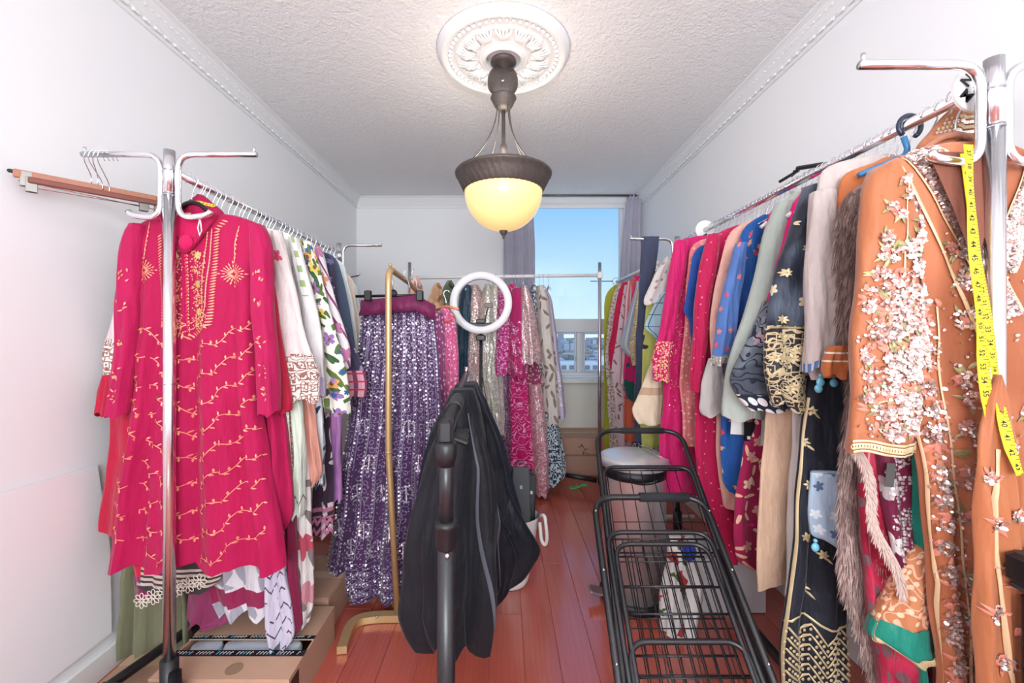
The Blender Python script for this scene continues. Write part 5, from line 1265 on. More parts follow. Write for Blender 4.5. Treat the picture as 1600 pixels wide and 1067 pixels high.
MB().tube(rnd_path([P(682, 484, 2.14), P(696, 478, 2.1), P(716, 483, 2.02)], .03), [.007]*9, 10).build('shoulder_bar', orange_wood, oh, smooth=True)
MB().tube(rnd_path([P(697, 477, 2.1), P(697, 468, 2.1), P(692, 458, 2.1), P(698, 452, 2.1), P(704, 458, 2.1)], .02), .002, 6).build('hook', chrome, oh, smooth=True)
MB().tube(arc(P(697, 492, 2.04), .030, PI, 2*PI, 12, (1, 0, 0), (0, 0, 1)), .005, 8).build('neckband', cloth('coral', (226, 96, 100)), oh, smooth=True)
# ------------------------------------------------------------------ BACK RACK garments (seen edge on)
GB = 'clothes on the back rack'
def back(name, label, cat, mat, full, hd=.11, Y=YK, fold=(5, .012), **k):
    pxm = (full[0][1]+full[0][2])/2
    o, L, Ls = garment(name, label, cat, 'L', Y, mat, None, GB, full=full, rx=PX(pxm, Y), railz=zk-.006, hd=hd, fold=fold, hanger=None, hem=.01, M=40, N=40, **k)
    L.mode = 'x'
    hanger_at(PX(pxm, Y), YK, zk-.005, 'white back-rack hanger of the %s' % shorten(label, 11), white_plastic, 'hangers on the back rack', wd=.26, rot=PI/2, drop=.04)
    return o, L
spk = lambda nm, c, c2, s=55, d=.6: cloth(nm, c, [('sequins', c2, {'scale': s*1.6, 'dens': d}), ('scroll', c2, {'scale': 9, 'size': .18})], rough=.6)
teal = cloth('dark_teal_satin', (38, 70, 92), rough=.35, wr=.5)
back('dress', 'dark teal satin dress seen through the left of the ring light', 'dress', teal, [(447, 722, 738), (458, 718, 748), (520, 712, 742), (600, 708, 738), (640, 710, 740)])
back('dress', 'dusty rose sequinned dress seen through the ring light', 'dress', spk('rose_sequin', (200, 160, 158), (230, 200, 196)), [(447, 737, 748), (460, 731, 757), (520, 727, 756), (570, 724, 756), (620, 735, 760), (700, 735, 760)])
back('dress', 'champagne sequinned dress in the middle of the ring light', 'dress', spk('champagne_sequin', (202, 192, 178), (226, 220, 206)), [(446, 757, 768), (460, 752, 776), (520, 748, 774), (600, 744, 774), (700, 740, 776)])
back('dress', 'ivory dress with sleeve and hem of pale gold sequins by the ring light stand', 'dress', spk('ivory_sequin', (206, 200, 190), (232, 226, 210)), [(446, 768, 780), (462, 762, 786), (540, 762, 790), (580, 756, 790), (640, 766, 790), (676, 768, 792)], Y=3.17)
back('dress', 'dark plum dress hanging between the ivory and the magenta dresses', 'dress', spk('dark_plum_sequin', (78, 44, 76), (160, 120, 150)), [(560, 780, 796), (640, 784, 800), (730, 776, 806)], Y=3.21)
mag = cloth('magenta_embroidered', (196, 28, 128), [('scroll', (226, 150, 190), {'scale': 11, 'size': .16}), ('dots', (240, 200, 220), {'scale': 40, 'size': .25})], rough=.5)
back('dress', 'magenta dress with silver vine embroidery right of the ring light', 'dress', mag, [(447, 782, 792), (462, 776, 801), (520, 772, 803), (575, 771, 800), (584, 772, 798)], Y=3.12)
hp = cloth('fuchsia_vine', (204, 24, 112), [('scroll', (240, 160, 200), {'scale': 8, 'size': .12})], rough=.55)
back('dress', 'fuchsia long dress with pale vine scrolls at the middle of the back rack', 'dress', hp, [(446, 794, 806), (462, 789, 812), (540, 792, 818), (640, 794, 828), (700, 792, 836), (728, 793, 838)], Y=3.19)
back('kurta', 'maroon pink kurta with sequin hem band on the back rack', 'kurta', cloth('raspberry', (190, 46, 112), [('sequins', (230, 150, 180), {'scale': 80, 'dens': .5, 'z': (-.72, -.35)})]), [(452, 800, 812), (468, 796, 824), (540, 792, 826), (572, 796, 826), (588, 800, 824)], Y=3.10)
back('dress', 'plum dress with sparse gold dots behind the dusty pink sleeve', 'dress', cloth('plum_dots', (150, 60, 100), [('dots', (226, 190, 170), {'scale': 34, 'size': .25})]), [(450, 812, 824), (470, 808, 834), (560, 812, 842), (640, 824, 852), (720, 832, 858)], Y=3.22)
back('dress', 'dusty pink dress with dense silver sequins on a wide sleeve', 'dress', cloth('dusty_pink_sequin', (206, 140, 146), [('sequins', (240, 214, 214), {'scale': 95, 'dens': .75}), ('scroll', (236, 200, 200), {'scale': 9, 'size': .25})]), [(448, 815, 823), (462, 812, 830), (500, 812, 838), (550, 811, 845), (567, 814, 844)], Y=3.06)
back('skirt', 'long dusty rose skirt with silver sprigs reaching the floor by the cartons', 'skirt', spk('rose_sprig', (206, 120, 140), (236, 196, 200), 40), [(600, 826, 846), (680, 830, 856), (740, 832, 858), (768, 834, 856)], Y=3.14)
back('dress', 'grey-blue dress with white dot trim on the back rack', 'dress', cloth('grey_blue_dots', (88, 104, 122), [('dots', (220, 224, 230), {'scale': 45, 'size': .32})]), [(448, 828, 838), (464, 825, 848), (540, 832, 858), (600, 842, 864), (620, 846, 864)], Y=3.24)
back('dress', 'cream dress with brown leaf print at the right of the back rack', 'dress', cloth('cream_brown_leaf', (212, 204, 198), [('leaves', (140, 120, 110), {'scale': 16, 'size': .6, 'dens': .6})]), [(448, 838, 848), (464, 836, 858), (540, 840, 866), (600, 846, 872), (660, 848, 876)], Y=3.18)
back('dress', 'pale lilac dress, outermost at the right of the back rack', 'dress', cloth('pale_lilac', (200, 186, 214), [('sequins', (230, 220, 220), {'scale': 80, 'dens': .6, 'z': (-1.0, -.72)})]), [(450, 844, 852), (466, 845, 862), (540, 852, 872), (600, 860, 879), (645, 864, 885), (652, 868, 882)], Y=3.25)
back('skirt', 'navy skirt with white lace pattern, hem near the cardboard boxes', 'skirt', cloth('navy_lace_skirt', (36, 62, 86), [('scroll', (200, 214, 222), {'scale': 9, 'size': .28}), ('dots', (220, 226, 230), {'scale': 40, 'size': .3})]), [(640, 846, 868), (700, 848, 880), (742, 850, 884), (752, 852, 868)], Y=3.20, fold=(5, .03))
for i, (px, py, c, lb) in enumerate(((683, 462, (196, 150, 120), 'tan and brown wrapped head scarf on the back rack left end'), (702, 458, (88, 96, 76), 'dark green leaf print scarf peeping beside the ring light'), (650, 452, (220, 170, 160), 'pink lace scarf behind the gold rack tube'))):
    Yq = 2.95; L = Loft([(PZ(py-20, Yq), PX(px-2, Yq), PX(px+3, Yq), Yq, .01), (PZ(py-8, Yq), PX(px-9, Yq), PX(px+9, Yq), Yq, .03), (PZ(py+6, Yq), PX(px-12, Yq), PX(px+10, Yq), Yq, .04), (PZ(py+40, Yq), PX(px-13, Yq), PX(px+12, Yq), Yq, .05)], mode='r', fold=(6, .012), M=20, seed=i+60)
    oo = empty('scarf', P(px, py-20, Yq), lb, 'scarf', GB); L.rows_mesh('folds', cloth('scarf_%s' % ('tan', 'green', 'pink')[i], c, [('leaves', tuple(max(0, q-60) for q in c), {'scale': 14, 'size': .8, 'dens': .8}), ('soft', tuple(min(255, q+40) for q in c), {'scale': 9})]), oo, N=36)

# ------------------------------------------------------------------ WHITE RACK behind the right one
GW = 'clothes on the white rack'
def wgar(name, label, cat, Y, mat, inner, **k):
    return garment(name, label, cat, 'R', Y, mat, inner, GW, rx=XW, railz=WZ_, hanger=None, N=36, M=34, **k)
wgar('dress', 'lime green dress, farthest on the white rack beside the metal pole', 'dress', 3.56, cloth('lime', (186, 186, 62)), [(446, 962), (452, 948), (470, 944), (560, 943), (640, 943), (705, 943)])
wgar('dress', 'cream embroidered dress next to the lime one', 'dress', 3.42, cloth('cream_dotted', (222, 212, 204), [('dots', (170, 120, 110), {'scale': 34, 'size': .28}), ('scroll', (190, 160, 150), {'scale': 9, 'size': .14})]), [(444, 968), (456, 958), (500, 950), (560, 945), (620, 949), (705, 953)])
wgar('kurta', 'crimson kurta on the white rack', 'kurta', 3.33, cloth('crimson2', (206, 36, 84)), [(442, 972), (458, 966), (500, 958), (545, 951), (580, 953)])
wgar('dress', 'pale pink dress with brown sprig print on the white rack', 'dress', 3.26, cloth('pink_sprig', (224, 200, 206), [('leaves', (150, 110, 100), {'scale': 20, 'size': .5, 'dens': .6})]), [(446, 975), (470, 972), (520, 964), (580, 955), (640, 962), (700, 966)])
wgar('tunic', 'rose striped tunic on the white rack', 'tunic', 3.18, cloth('rose_stripe', (216, 120, 140), [('stripes', (236, 220, 220), {'scale': 24, 'size': .4})]), [(440, 981), (460, 977), (540, 970), (600, 968)])
wgar('dress', 'orange coral dress with long hem on the white rack', 'dress', 3.12, cloth('orange_coral', (226, 112, 84)), [(438, 988), (520, 982), (600, 976), (660, 974), (688, 974)])
wgar('tunic', 'hot pink tunic near the front of the white rack', 'tunic', 3.04, cloth('pink3', (230, 40, 120)), [(432, 995), (444, 990), (500, 982), (560, 976), (590, 974)])
wgar('tunic', 'grey tunic with light trim on the white rack', 'tunic', 2.98, cloth('soft_grey_blue', (166, 176, 196), [('stripes', (226, 226, 230), {'scale': 12, 'size': .15})]), [(440, 996), (480, 984), (530, 970), (545, 966), (556, 984), (640, 990), (650, 990)])
wgar('kurta', 'beige kurta with gold edging on the white rack', 'kurta', 2.92, cloth('beige_gold', (212, 188, 156), [('sequins', (226, 200, 150), {'scale': 90, 'dens': .55})]), [(436, 1000), (480, 993), (540, 983), (570, 988)])
wgar('kurta', 'dark green and magenta kurta low on the white rack', 'kurta', 2.95, cloth('green_magenta', (24, 84, 78), [('patches', (186, 30, 96), {'scale': 9, 'dens': .5})]), [(540, 998), (560, 980), (600, 975), (625, 977)])
wgar('dress', 'navy dress with white vine print behind the cart handle', 'dress', 2.86, cloth('navy_vine', (34, 44, 70), [('scroll', (220, 220, 224), {'scale': 10, 'size': .16})]), [(560, 1004), (620, 996), (680, 992), (740, 990)])

# ------------------------------------------------------------------ RIGHT RACK
def rg(name, label, cat, Y, mat, inner, **k): return garment(name, label, cat, 'R', Y, mat, inner, GR, **k)
# far end
navy = cloth('navy_grey_wool', (66, 72, 96), rough=.8)
o = empty('trousers', P(1015, 372, 2.34), 'long navy trousers hung over the far side arm of the right rack', 'trousers', GR)
Lq = Loft([(PZ(370, 2.33), PX(1001, 2.33), PX(1030, 2.33), 2.33, .016), (PZ(380, 2.33), PX(1003, 2.33), PX(1029, 2.33), 2.33, .018), (PZ(450, 2.33), PX(998, 2.33), PX(1022, 2.33), 2.33, .02), (PZ(560, 2.33), PX(992, 2.33), PX(1014, 2.33), 2.33, .02), (PZ(690, 2.33), PX(990, 2.33), PX(1012, 2.33), 2.33, .02)], fold=(3, .006), M=40, seed=5); Lq.rows_mesh('legs', navy, o, N=36)
rg('dress', 'lime long dress with dark prints under the white short-sleeved blouse', 'dress', 2.28, cloth('lime2', (196, 200, 110), [('patches', (70, 50, 70), {'scale': 6, 'dens': .42, 'z': (-.75, -.45)})]), [(410, 1040), (425, 1022), (480, 1008), (560, 1003), (640, 999), (700, 1002)])
wd_ = cloth('white_dotted', (230, 224, 222), [('dots', (190, 150, 150), {'scale': 26, 'size': .2})])
rg('blouse', 'white blouse with brown dots and short sleeve at the far end of the right rack', 'blouse', 2.16, wd_, [(398, 1056), (404, 1044), (430, 1030), (480, 1026), (560, 1028)], hanger='black',
   sleeves=[{'rows': [(402, 1040, 1052), (430, 1022, 1046), (455, 1010, 1040), (468, 1005, 1036), (478, 1012, 1030)], 'dy': -.02}])
lb_m = cloth('light_blue_grid', (170, 205, 222), [('lattice', (60, 80, 110), {'scale': 17, 'size': .06}), ])
rg('blouse', 'light blue blouse with thin dark grid lines', 'blouse', 2.10, lb_m, [(420, 1060), (450, 1040), (480, 1020), (512, 1005), (525, 1022), (560, 1030)])
rg('kurta', 'cream kurta with a wide flared sleeve above the cart', 'kurta', 2.02, cloth('cream_silk', (222, 202, 176), [('solid', (190, 160, 130), {'z': (-.78, -.745)})], rough=.6), [(430, 1060), (500, 1045), (600, 1040), (660, 1036)],
   sleeves=[{'rows': [(560, 1020, 1034), (600, 1003, 1034), (640, 986, 1034), (655, 992, 1034), (666, 1012, 1034)], 'dy': -.03}])
brp = cloth('bright_pink_georgette', (200, 16, 100), rough=.6, sheen=.3)
seqg = simple('gold_sequin', (236, 190, 150), .3, .6)
o, L, Ls = rg('dress', 'bright pink long dress with gold-speckled cuff, at the middle of the right rack', 'dress', 1.90, brp, [(369, 1075), (371, 1060), (380, 1053), (440, 1047), (520, 1040), (600, 1036), (700, 1030), (775, 1032)], fold=(5, .014), N=60,
   sleeves=[{'rows': [(376, 1054, 1074), (420, 1046, 1072), (480, 1036, 1060), (540, 1024, 1048), (565, 1020, 1044), (598, 1026, 1046)], 'dy': -.03, 'cuff': (cloth('gold_speckled_pink', (198, 22, 96), [('dots', (240, 190, 150), {'scale': 110, 'size': .4})]), .72)}])
E = Emb(L, .003)
for _ in range(240): x = R.uniform(PX(1042, 1.9), PX(1078, 1.9)); z = PZ(R.uniform(430, 640), 1.9); (E.sequin(x, z, .0028, .4, 5) if R.random() < .5 else E.dot(x, z, .0022, 5))
E.build('sequins', seqg, o)
rg('dress', 'peach pink dress with small dots between the two bright pinks', 'dress', 1.82, cloth('peach_dots', (226, 130, 132), [('dots', (240, 190, 170), {'scale': 50, 'size': .25})]), [(374, 1090), (384, 1078), (440, 1072), (520, 1066), (600, 1060), (640, 1062), (700, 1066)])
rg('blouse', 'cobalt blue blouse with a pointed sleeve tip poking out between the pinks', 'blouse', 1.76, cloth('cobalt', (36, 80, 160)), [(384, 1092), (400, 1082), (470, 1070), (488, 1066), (500, 1078), (560, 1084)])
dpk = cloth('deep_pink_dotted', (186, 12, 76), [('dots', (236, 130, 150), {'scale': 24, 'size': .08})], rough=.65, sheen=.3)
rg('dress', 'deep pink dress with tiny gold dots and a long straight sleeve', 'dress', 1.67, dpk, [(353, 1140), (360, 1120), (370, 1108), (440, 1100), (520, 1092), (600, 1088), (700, 1085), (790, 1098), (872, 1118)], fold=(5, .012),
   sleeves=[{'rows': [(366, 1106, 1124), (420, 1092, 1120), (480, 1084, 1110), (540, 1080, 1104), (600, 1078, 1100), (610, 1078, 1099)], 'dy': -.03}])
rg('dress', 'red dress with small gold dots hanging low behind the cart', 'dress', 1.70, cloth('red_dotted', (180, 16, 52), [('dots', (236, 170, 120), {'scale': 26, 'size': .09})]), [(500, 1110), (640, 1092), (700, 1088), (780, 1098), (870, 1112)], fold=(5, .012))
ph_ = cloth('peach_beige', (224, 172, 158), rough=.7)
rg('kurta', 'peach beige kurta with a wide grey-white lace cuff on the right rack', 'kurta', 1.59, ph_, [(346, 1165), (352, 1148), (362, 1138), (430, 1120), (500, 1108), (560, 1112), (660, 1120), (750, 1122), (792, 1130)],
   sleeves=[{'rows': [(560, 1108, 1128), (600, 1096, 1134), (640, 1092, 1140), (650, 1100, 1136)], 'mat': cloth('grey_white_crepe', (206, 202, 198)), 'dy': -.02, 'hem': .008}])
blu = cloth('royal_blue_sprigs', (28, 84, 156), [('leaves', (140, 170, 90), {'scale': 22, 'size': .34, 'dens': .4}), ('flowers', [(206, 60, 90), (230, 140, 120)], {'scale': 22, 'size': .24, 'dens': .5})], rough=.65)
rg('kurta', 'royal blue kurta sprigged with small red flowers on the right rack', 'kurta', 1.51, blu, [(338, 1190), (344, 1172), (354, 1160), (400, 1152), (480, 1142), (560, 1136), (660, 1128), (770, 1130), (775, 1140)], fold=(5, .012),
   sleeves=[{'rows': [(380, 1150, 1166), (430, 1136, 1162), (500, 1122, 1150), (550, 1114, 1140), (568, 1113, 1138)], 'mat': cloth('sheer_blue_sprigs', (86, 120, 184), [('flowers', [(214, 80, 110), (226, 130, 120)], {'scale': 22, 'size': .22, 'dens': .5})], rough=.6), 'dy': -.03, 'cuff': (cloth('silver_cuff', (170, 160, 150), [('sequins', (220, 210, 190), {'scale': 120, 'dens': .8})]), .93)}])
rg('dress', 'magenta dress showing between the blue and the sage ones', 'dress', 1.44, cloth('magenta2', (206, 18, 104)), [(326, 1215), (332, 1200), (350, 1194), (500, 1180), (640, 1172), (760, 1168), (872, 1160)], fold=(5, .01))
mf = cloth('maroon_gold_floral', (158, 26, 76), [('leaves', (220, 180, 150), {'scale': 26, 'size': .5, 'dens': .7}), ('flowers', [(224, 186, 160), (200, 140, 130)], {'scale': 18, 'size': .35, 'dens': .6}), ('flowers', [(220, 40, 130), (90, 20, 50)], {'scale': 22, 'size': .35, 'dens': .6, 'z': (-1.32, -1.12)})])
rg('trousers', 'maroon trousers with gold floral embroidery and a magenta edge', 'trousers', 1.40, mf, [(640, 1188), (690, 1162), (760, 1150), (830, 1143), (872, 1146), (884, 1172)], hanger=None, neck=False, fold=(4, .01))
sage = cloth('sage_grey_crepe', (176, 184, 176), rough=.7, wr=.4)
rg('kurta', 'sage grey kurta with a very wide sleeve on the right rack', 'kurta', 1.36, sage, [(300, 1250), (310, 1228), (320, 1216), (380, 1204), (480, 1194), (580, 1186), (700, 1190)], hd=.03,
   sleeves=[{'rows': [(316, 1214, 1236), (360, 1196, 1228), (420, 1182, 1222), (480, 1168, 1216), (540, 1148, 1208), (590, 1132, 1200), (640, 1128, 1194), (656, 1140, 1180)], 'dy': -.02, 'hd': .03}])
rg('kurta', 'hot pink kurta, a thin bright strip before the black sheer sleeve', 'kurta', 1.31, cloth('pink4', (232, 26, 120)), [(296, 1262), (306, 1246), (316, 1238), (400, 1216), (480, 1194), (520, 1180), (560, 1190), (640, 1200)])
bw = cloth('charcoal_floral_sleeve', (70, 76, 88), [('soft', (120, 128, 136), {'scale': 7}), ('flowers', [(176, 146, 158), (140, 140, 152)], {'scale': 19, 'size': .42, 'dens': .6}), ('scroll', (34, 38, 52), {'scale': 12, 'size': .22})])
bwc = cloth('navy_white_scallop', (34, 38, 54), [('dots', (226, 226, 228), {'scale': 34, 'size': .42, 'dens': .9, 'rand': .15})])
rg('tunic', 'charcoal lace tunic whose wide sleeve ends in a navy and white petal border', 'tunic', 1.27, bw, [(300, 1262), (330, 1252), (420, 1230), (560, 1220), (640, 1222)],
   sleeves=[{'rows': [(470, 1196, 1212), (500, 1184, 1216), (540, 1164, 1222), (580, 1142, 1228), (600, 1136, 1232), (632, 1160, 1236), (644, 1196, 1232)], 'dy': -.02, 'hd': .03, 'cuff': (bwc, .84)}])
tan = cloth('tan_organza', (206, 170, 144), [('stripes', (232, 206, 160), {'scale': 9, 'size': .10})], rough=.55, trans=.06)
rg('trousers', 'tan organza trousers with a gold seam hanging low on the right rack', 'trousers', 1.25, tan, [(600, 1215), (640, 1196), (720, 1188), (800, 1181), (880, 1176), (912, 1180)], hanger=None, neck=False, fold=(4, .012), hem=.014)
rg('trousers', 'off-white trousers edge between the tan and the black ones', 'trousers', 1.22, cloth('off_white2', (216, 208, 202)), [(640, 1238), (760, 1234), (860, 1230), (925, 1226)], hanger=None, neck=False, fold=(3, .008), outer=.1)
# black and gold
blk = cloth('black_net_gold', (38, 42, 56), [('soft', (96, 108, 126), {'scale': 5}), ('flowers', [(216, 200, 170), (200, 180, 150)], {'scale': 11, 'size': .18, 'dens': .4})], rough=.5)
goldband = cloth('gold_zardozi', (44, 42, 48), [('scroll', (206, 188, 150), {'scale': 15, 'size': .22, 'dist': 9}), ('key', (206, 186, 146), {'scale': 24, 'size': .22})], rough=.5)
o, L, Ls = rg('tunic', 'black sheer tunic with a broad gold embroidered cuff on the right rack', 'tunic', 1.17, blk, [(280, 1300), (288, 1276), (298, 1264), (380, 1262), (480, 1256), (600, 1254), (700, 1250)], fold=(5, .012),
   sleeves=[{'rows': [(292, 1258, 1282), (340, 1240, 1282), (400, 1220, 1280), (460, 1206, 1276), (520, 1196, 1264), (580, 1194, 1258), (620, 1204, 1256), (640, 1230, 1252)], 'dy': -.02, 'hd': .032, 'M': 36, 'hem': .01, 'cuff': (goldband, .63)}])
goldt = simple('dull_gold_thread', (206, 186, 146), .45, .3)
SL = Ls[0]; E = Emb(SL, .005)
for k in range(38):
    x = PX(R.uniform(1198, 1256), 1.15); z = PZ(R.uniform(524, 628), 1.15)
    if SL.inside(x, z):
        if k % 3: E.ring(x, z, R.uniform(.008, .014), .0022, 8)
        else: E.flower(x, z, .014, 6)
for t in (.645, .66, .97): 
    g = SL.g[int(t*SL.M)]; E.line([(g[1]+(g[2]-g[1])*u/24, g[0]) for u in range(1, 24)], .006)
for px, py in ((1236, 350), (1222, 428), (1248, 392), (1214, 500), (1246, 470), (1260, 330), (1262, 440)): E.flower(PX(px, 1.15), PZ(py, 1.15), .013, 7)
E.build('gold_embroidery', goldt, o)
blk2 = cloth('black_crepe_trousers', (30, 33, 44), rough=.6)
o, L, Ls = rg('dress', 'black dress with gold sprigs and heavy gold chevron hem, low on the right rack', 'dress', 1.13, blk2, [(590, 1262), (700, 1248), (800, 1238), (900, 1230), (960, 1222), (1020, 1214), (1064, 1212), (1100, 1216)], hanger=None, neck=False, outer=-.035, fold=(3, .014), N=56, M=60)
E = Emb(L, .004); zz = lambda py: PZ(py, 1.13); xx_ = lambda px: PX(px, 1.13)
for px, py in ((1252, 688), (1256, 752), (1250, 832), (1256, 918), (1262, 640), (1275, 860)): E.flower(xx_(px), zz(py), .014, 6); E.leaf(xx_(px)+.012, zz(py)-.014, -.8, .02, .006)
def hem_left(py): z = zz(py); return float(np.interp(-z, -L.g[:, 0], L.g[:, 1]))
E.line([(hem_left(py)+.004, zz(py)) for py in range(620, 1095, 6)], .004)
for k in range(20):
    y0 = 968+k*8; pts = []
    for i in range(25):
        u = i/24; xl = hem_left(y0)+.006; x = xl+(.995*1.0-.0)*0+u*(xx_(1336)-xl); saw = abs(((u*3) % 1)-.5)*2; pts.append((x, zz(y0+ (1-saw)*26)))
    if k % 2 == 0: E.line(pts, .005)
    else:
        for (x, z) in pts: E.dot(x, z, .0045, 6)
E.line([(hem_left(964)+u*.012, zz(962-8*math.sin(u*.5))) for u in range(0, 14)], .006)
E.build('gold_embroidery', goldt, o)
bb = cloth('dove_beige', (196, 182, 178), rough=.7)
o, L, Ls = rg('blouse', 'dove beige blouse with a soft long sleeve beside the black sheer tunic', 'blouse', 1.08, bb, [(248, 1335), (256, 1300), (266, 1280), (300, 1275), (400, 1272), (520, 1268), (580, 1262), (588, 1268)], hd=.032, fold=(4, .010),
   sleeves=[{'rows': [(300, 1270, 1300), (380, 1262, 1310), (460, 1258, 1312), (520, 1256, 1308), (572, 1254, 1290), (580, 1256, 1286)], 'dy': -.022, 'hd': .03, 'cuff': (cloth('blue_dash_cuff', (196, 182, 178), [('stripes', (70, 110, 160), {'scale': 60, 'size': .6})]), .955)}])
tm = MB(); blue_t = simple('blue_glass_bead', (110, 180, 205), .2)
for px, py in ((1282, 597), (1303, 598), (1274, 855), (1279, 607)):
    c = P(px, py, 1.03); tm.ball(c, .010, 9, 6, (1, .6, 1.1)); tm.ball(c+Vector((0, 0, .016)), .005, 7, 5)
tm.build('bead_tassel', blue_t, o, smooth=True)
pbl = cloth('pale_blue_cutwork', (172, 192, 212), [('flowers', [(90, 106, 140), (220, 226, 232)], {'scale': 26, 'size': .36, 'dens': .8, 'rand': .2})])
rg('shawl', 'pale blue cutwork shawl end with a bead drop beside the black dress', 'shawl', 1.09, pbl, [(738, 1266), (770, 1264), (800, 1266), (842, 1272), (852, 1290)], hanger=None, neck=False, outer=.0, fold=(3, .006))
# taupe fringed shawl
tp = cloth('taupe_fringe_base', (150, 124, 120), [('stripes', (110, 88, 86), {'scale': 40, 'size': .4})], rough=.9)
frm = simple('taupe_fringe', (190, 164, 156), .85)
o, L, Ls = rg('shawl', 'taupe fringed shawl with layers of shaggy threads beside the orange gown', 'shawl', 1.0, tp, [(286, 1345), (300, 1322), (330, 1310), (420, 1312), (500, 1316), (560, 1326), (620, 1330), (700, 1318), (800, 1312), (900, 1322), (1000, 1350), (1060, 1372)], outer=.05, fold=(3, .012), M=60)
fr = MB()
def strand(p, l, dx, dy, w_=.0022):
    p = Vector(p); q = p+Vector((dx*.6, dy*.5, -l*.55)); r = p+Vector((dx, dy, -l)); s_ = Vector((w_, 0, 0))
    b = len(fr.v); fr.v += [tuple(v) for v in (p-s_, p+s_, q+s_*.8, q-s_*.8, r)]; fr.f += [(b, b+1, b+2, b+3), (b+3, b+2, b+4)]
for i in range(5200):
    py = R.uniform(300, 1050); z = PZ(py, 1.0); xl = float(np.interp(-z, -L.g[:, 0], L.g[:, 1])); w_ = .085
    x = xl+R.choice((0, .03, .06))+R.uniform(-.004, .018); p = L.find(x, z, .003)
    strand(p, R.uniform(.03, .058), -R.uniform(.004, .026), -R.uniform(.003, .014))
q = fr.build('fringe', frm, o); q['kind'] = 'stuff'
fr = MB()
for i in range(2600):
    py = R.uniform(295, 1040); z = PZ(py, 1.0); xl = float(np.interp(-z, -L.g[:, 0], L.g[:, 1])); x = xl+R.choice((-.002, .026, .056))+R.uniform(-.004, .014); p = L.find(x, z, .006)
    strand(p, R.uniform(.03, .055), -R.uniform(.0, .030), -R.uniform(.004, .018))
q = fr.build('fringe', simple('dark_taupe_fringe', (134, 110, 104), .9), o); q['kind'] = 'stuff'
# red / maroon layers
rv = cloth('ruby_velvet', (150, 18, 52), [('soft', (196, 50, 84), {'scale': 9}), ('dots', (110, 80, 84), {'scale': 26, 'size': .32, 'dens': .6}), ('stripes', (206, 130, 130), {'scale': 12, 'size': .06})], rough=.5)
rg('dress', 'ruby velvet dress with beaded seams behind the fringe', 'dress', .965, rv, [(690, 1345), (740, 1338), (850, 1340), (950, 1352), (1040, 1368), (1120, 1372)], hanger=None, neck=False, outer=.02, fold=(4, .012))
mv = cloth('maroon_silver_paisley', (104, 22, 56), [('flowers', [(214, 208, 208), (170, 160, 160)], {'scale': 13, 'size': .36, 'dens': .55}), ('sequins', (220, 214, 216), {'scale': 130, 'dens': .5})], rough=.5)
o, L, Ls = rg('dress', 'maroon dress with silver paisleys and a grey swing tag', 'dress', .945, mv, [(650, 1375), (700, 1366), (780, 1372), (860, 1390), (930, 1410), (960, 1430)], hanger=None, neck=False, outer=.02, fold=(3, .010))
MB().box(P(1391, 742, .915), (.019, .001, .052), Matrix.Rotation(.1, 3, 'Y')).build('swing_tag', simple('tag_grey', (84, 84, 84), .6), o)
fr = MB()
for i in range(1300):
    t = R.random(); py = 690+t*230; px = 1335+t*70+8*math.sin(t*9); p = P(px+R.uniform(-3, 3), py, .905); strand(p, R.uniform(.018, .034), R.uniform(-.012, .012), -R.uniform(0, .008))
oo = empty('scarf', P(1340, 690, .905), 'pale fringed scarf edge running diagonally over the ruby dress', 'scarf', GR); q = fr.build('fringe', simple('pale_fringe', (204, 180, 170), .85), oo); q['kind'] = 'stuff'
MB().tube([P(1335+t*70/20+8*math.sin(t/20*9), 690+t*230/20, .907) for t in range(21)], .004, 6).build('cord_edge', frm, oo, smooth=True)
# brown kameez with teal hem
teal2 = cloth('teal_satin', (22, 128, 110), rough=.45)
brn = cloth('copper_sheer', (186, 118, 78), [('scroll', (226, 170, 140), {'scale': 12, 'size': .12}), ('dots', (230, 190, 160), {'scale': 50, 'size': .25})], rough=.55)
o, L, Ls = rg('kameez', 'copper kameez whose flared end carries a teal band and gold lace', 'kameez', .925, brn, [(850, 1432), (880, 1412), (920, 1392), (950, 1378), (985, 1366), (1004, 1364), (1016, 1390)], hanger=None, neck=False, outer=-.0, fold=(3, .010))
L.rows_mesh('teal_band', teal2, o, N=40, t0=.70, t1=.95, off=.003, cap=False)
E = Emb(L, .006)
for k in range(26): px = 1366+k*3.3; E.ring(PX(px, .925), PZ(1002+min(k, 14)*.9, .925), .0065, .004, 7)
E.build('gold_lace', goldt, o)
rg('dupatta', 'teal satin dupatta falling in one long strip beside the orange gown', 'dupatta', .93, teal2, [(640, 1416), (700, 1416), (800, 1423), (900, 1430), (1000, 1430), (1080, 1430)], hanger=None, neck=False, outer=-.05, fold=(2, .008), hd=.016)
rg('kurta', 'plain copper kurta with two white stripes at the cuff, half hidden by the fringe', 'kurta', 1.03, cloth('copper_plain', (190, 108, 62), [('stripes', (236, 224, 210), {'scale': 52, 'size': .22, 'ang': PI/2, 'z': (-.56, -.52)})], rough=.6), [(250, 1380), (262, 1340), (270, 1318), (310, 1310), (500, 1316), (560, 1318)], hanger='wood',
   sleeves=[{'rows': [(540, 1296, 1320), (565, 1284, 1322), (582, 1282, 1318), (590, 1288, 1312)], 'dy': -.03}])

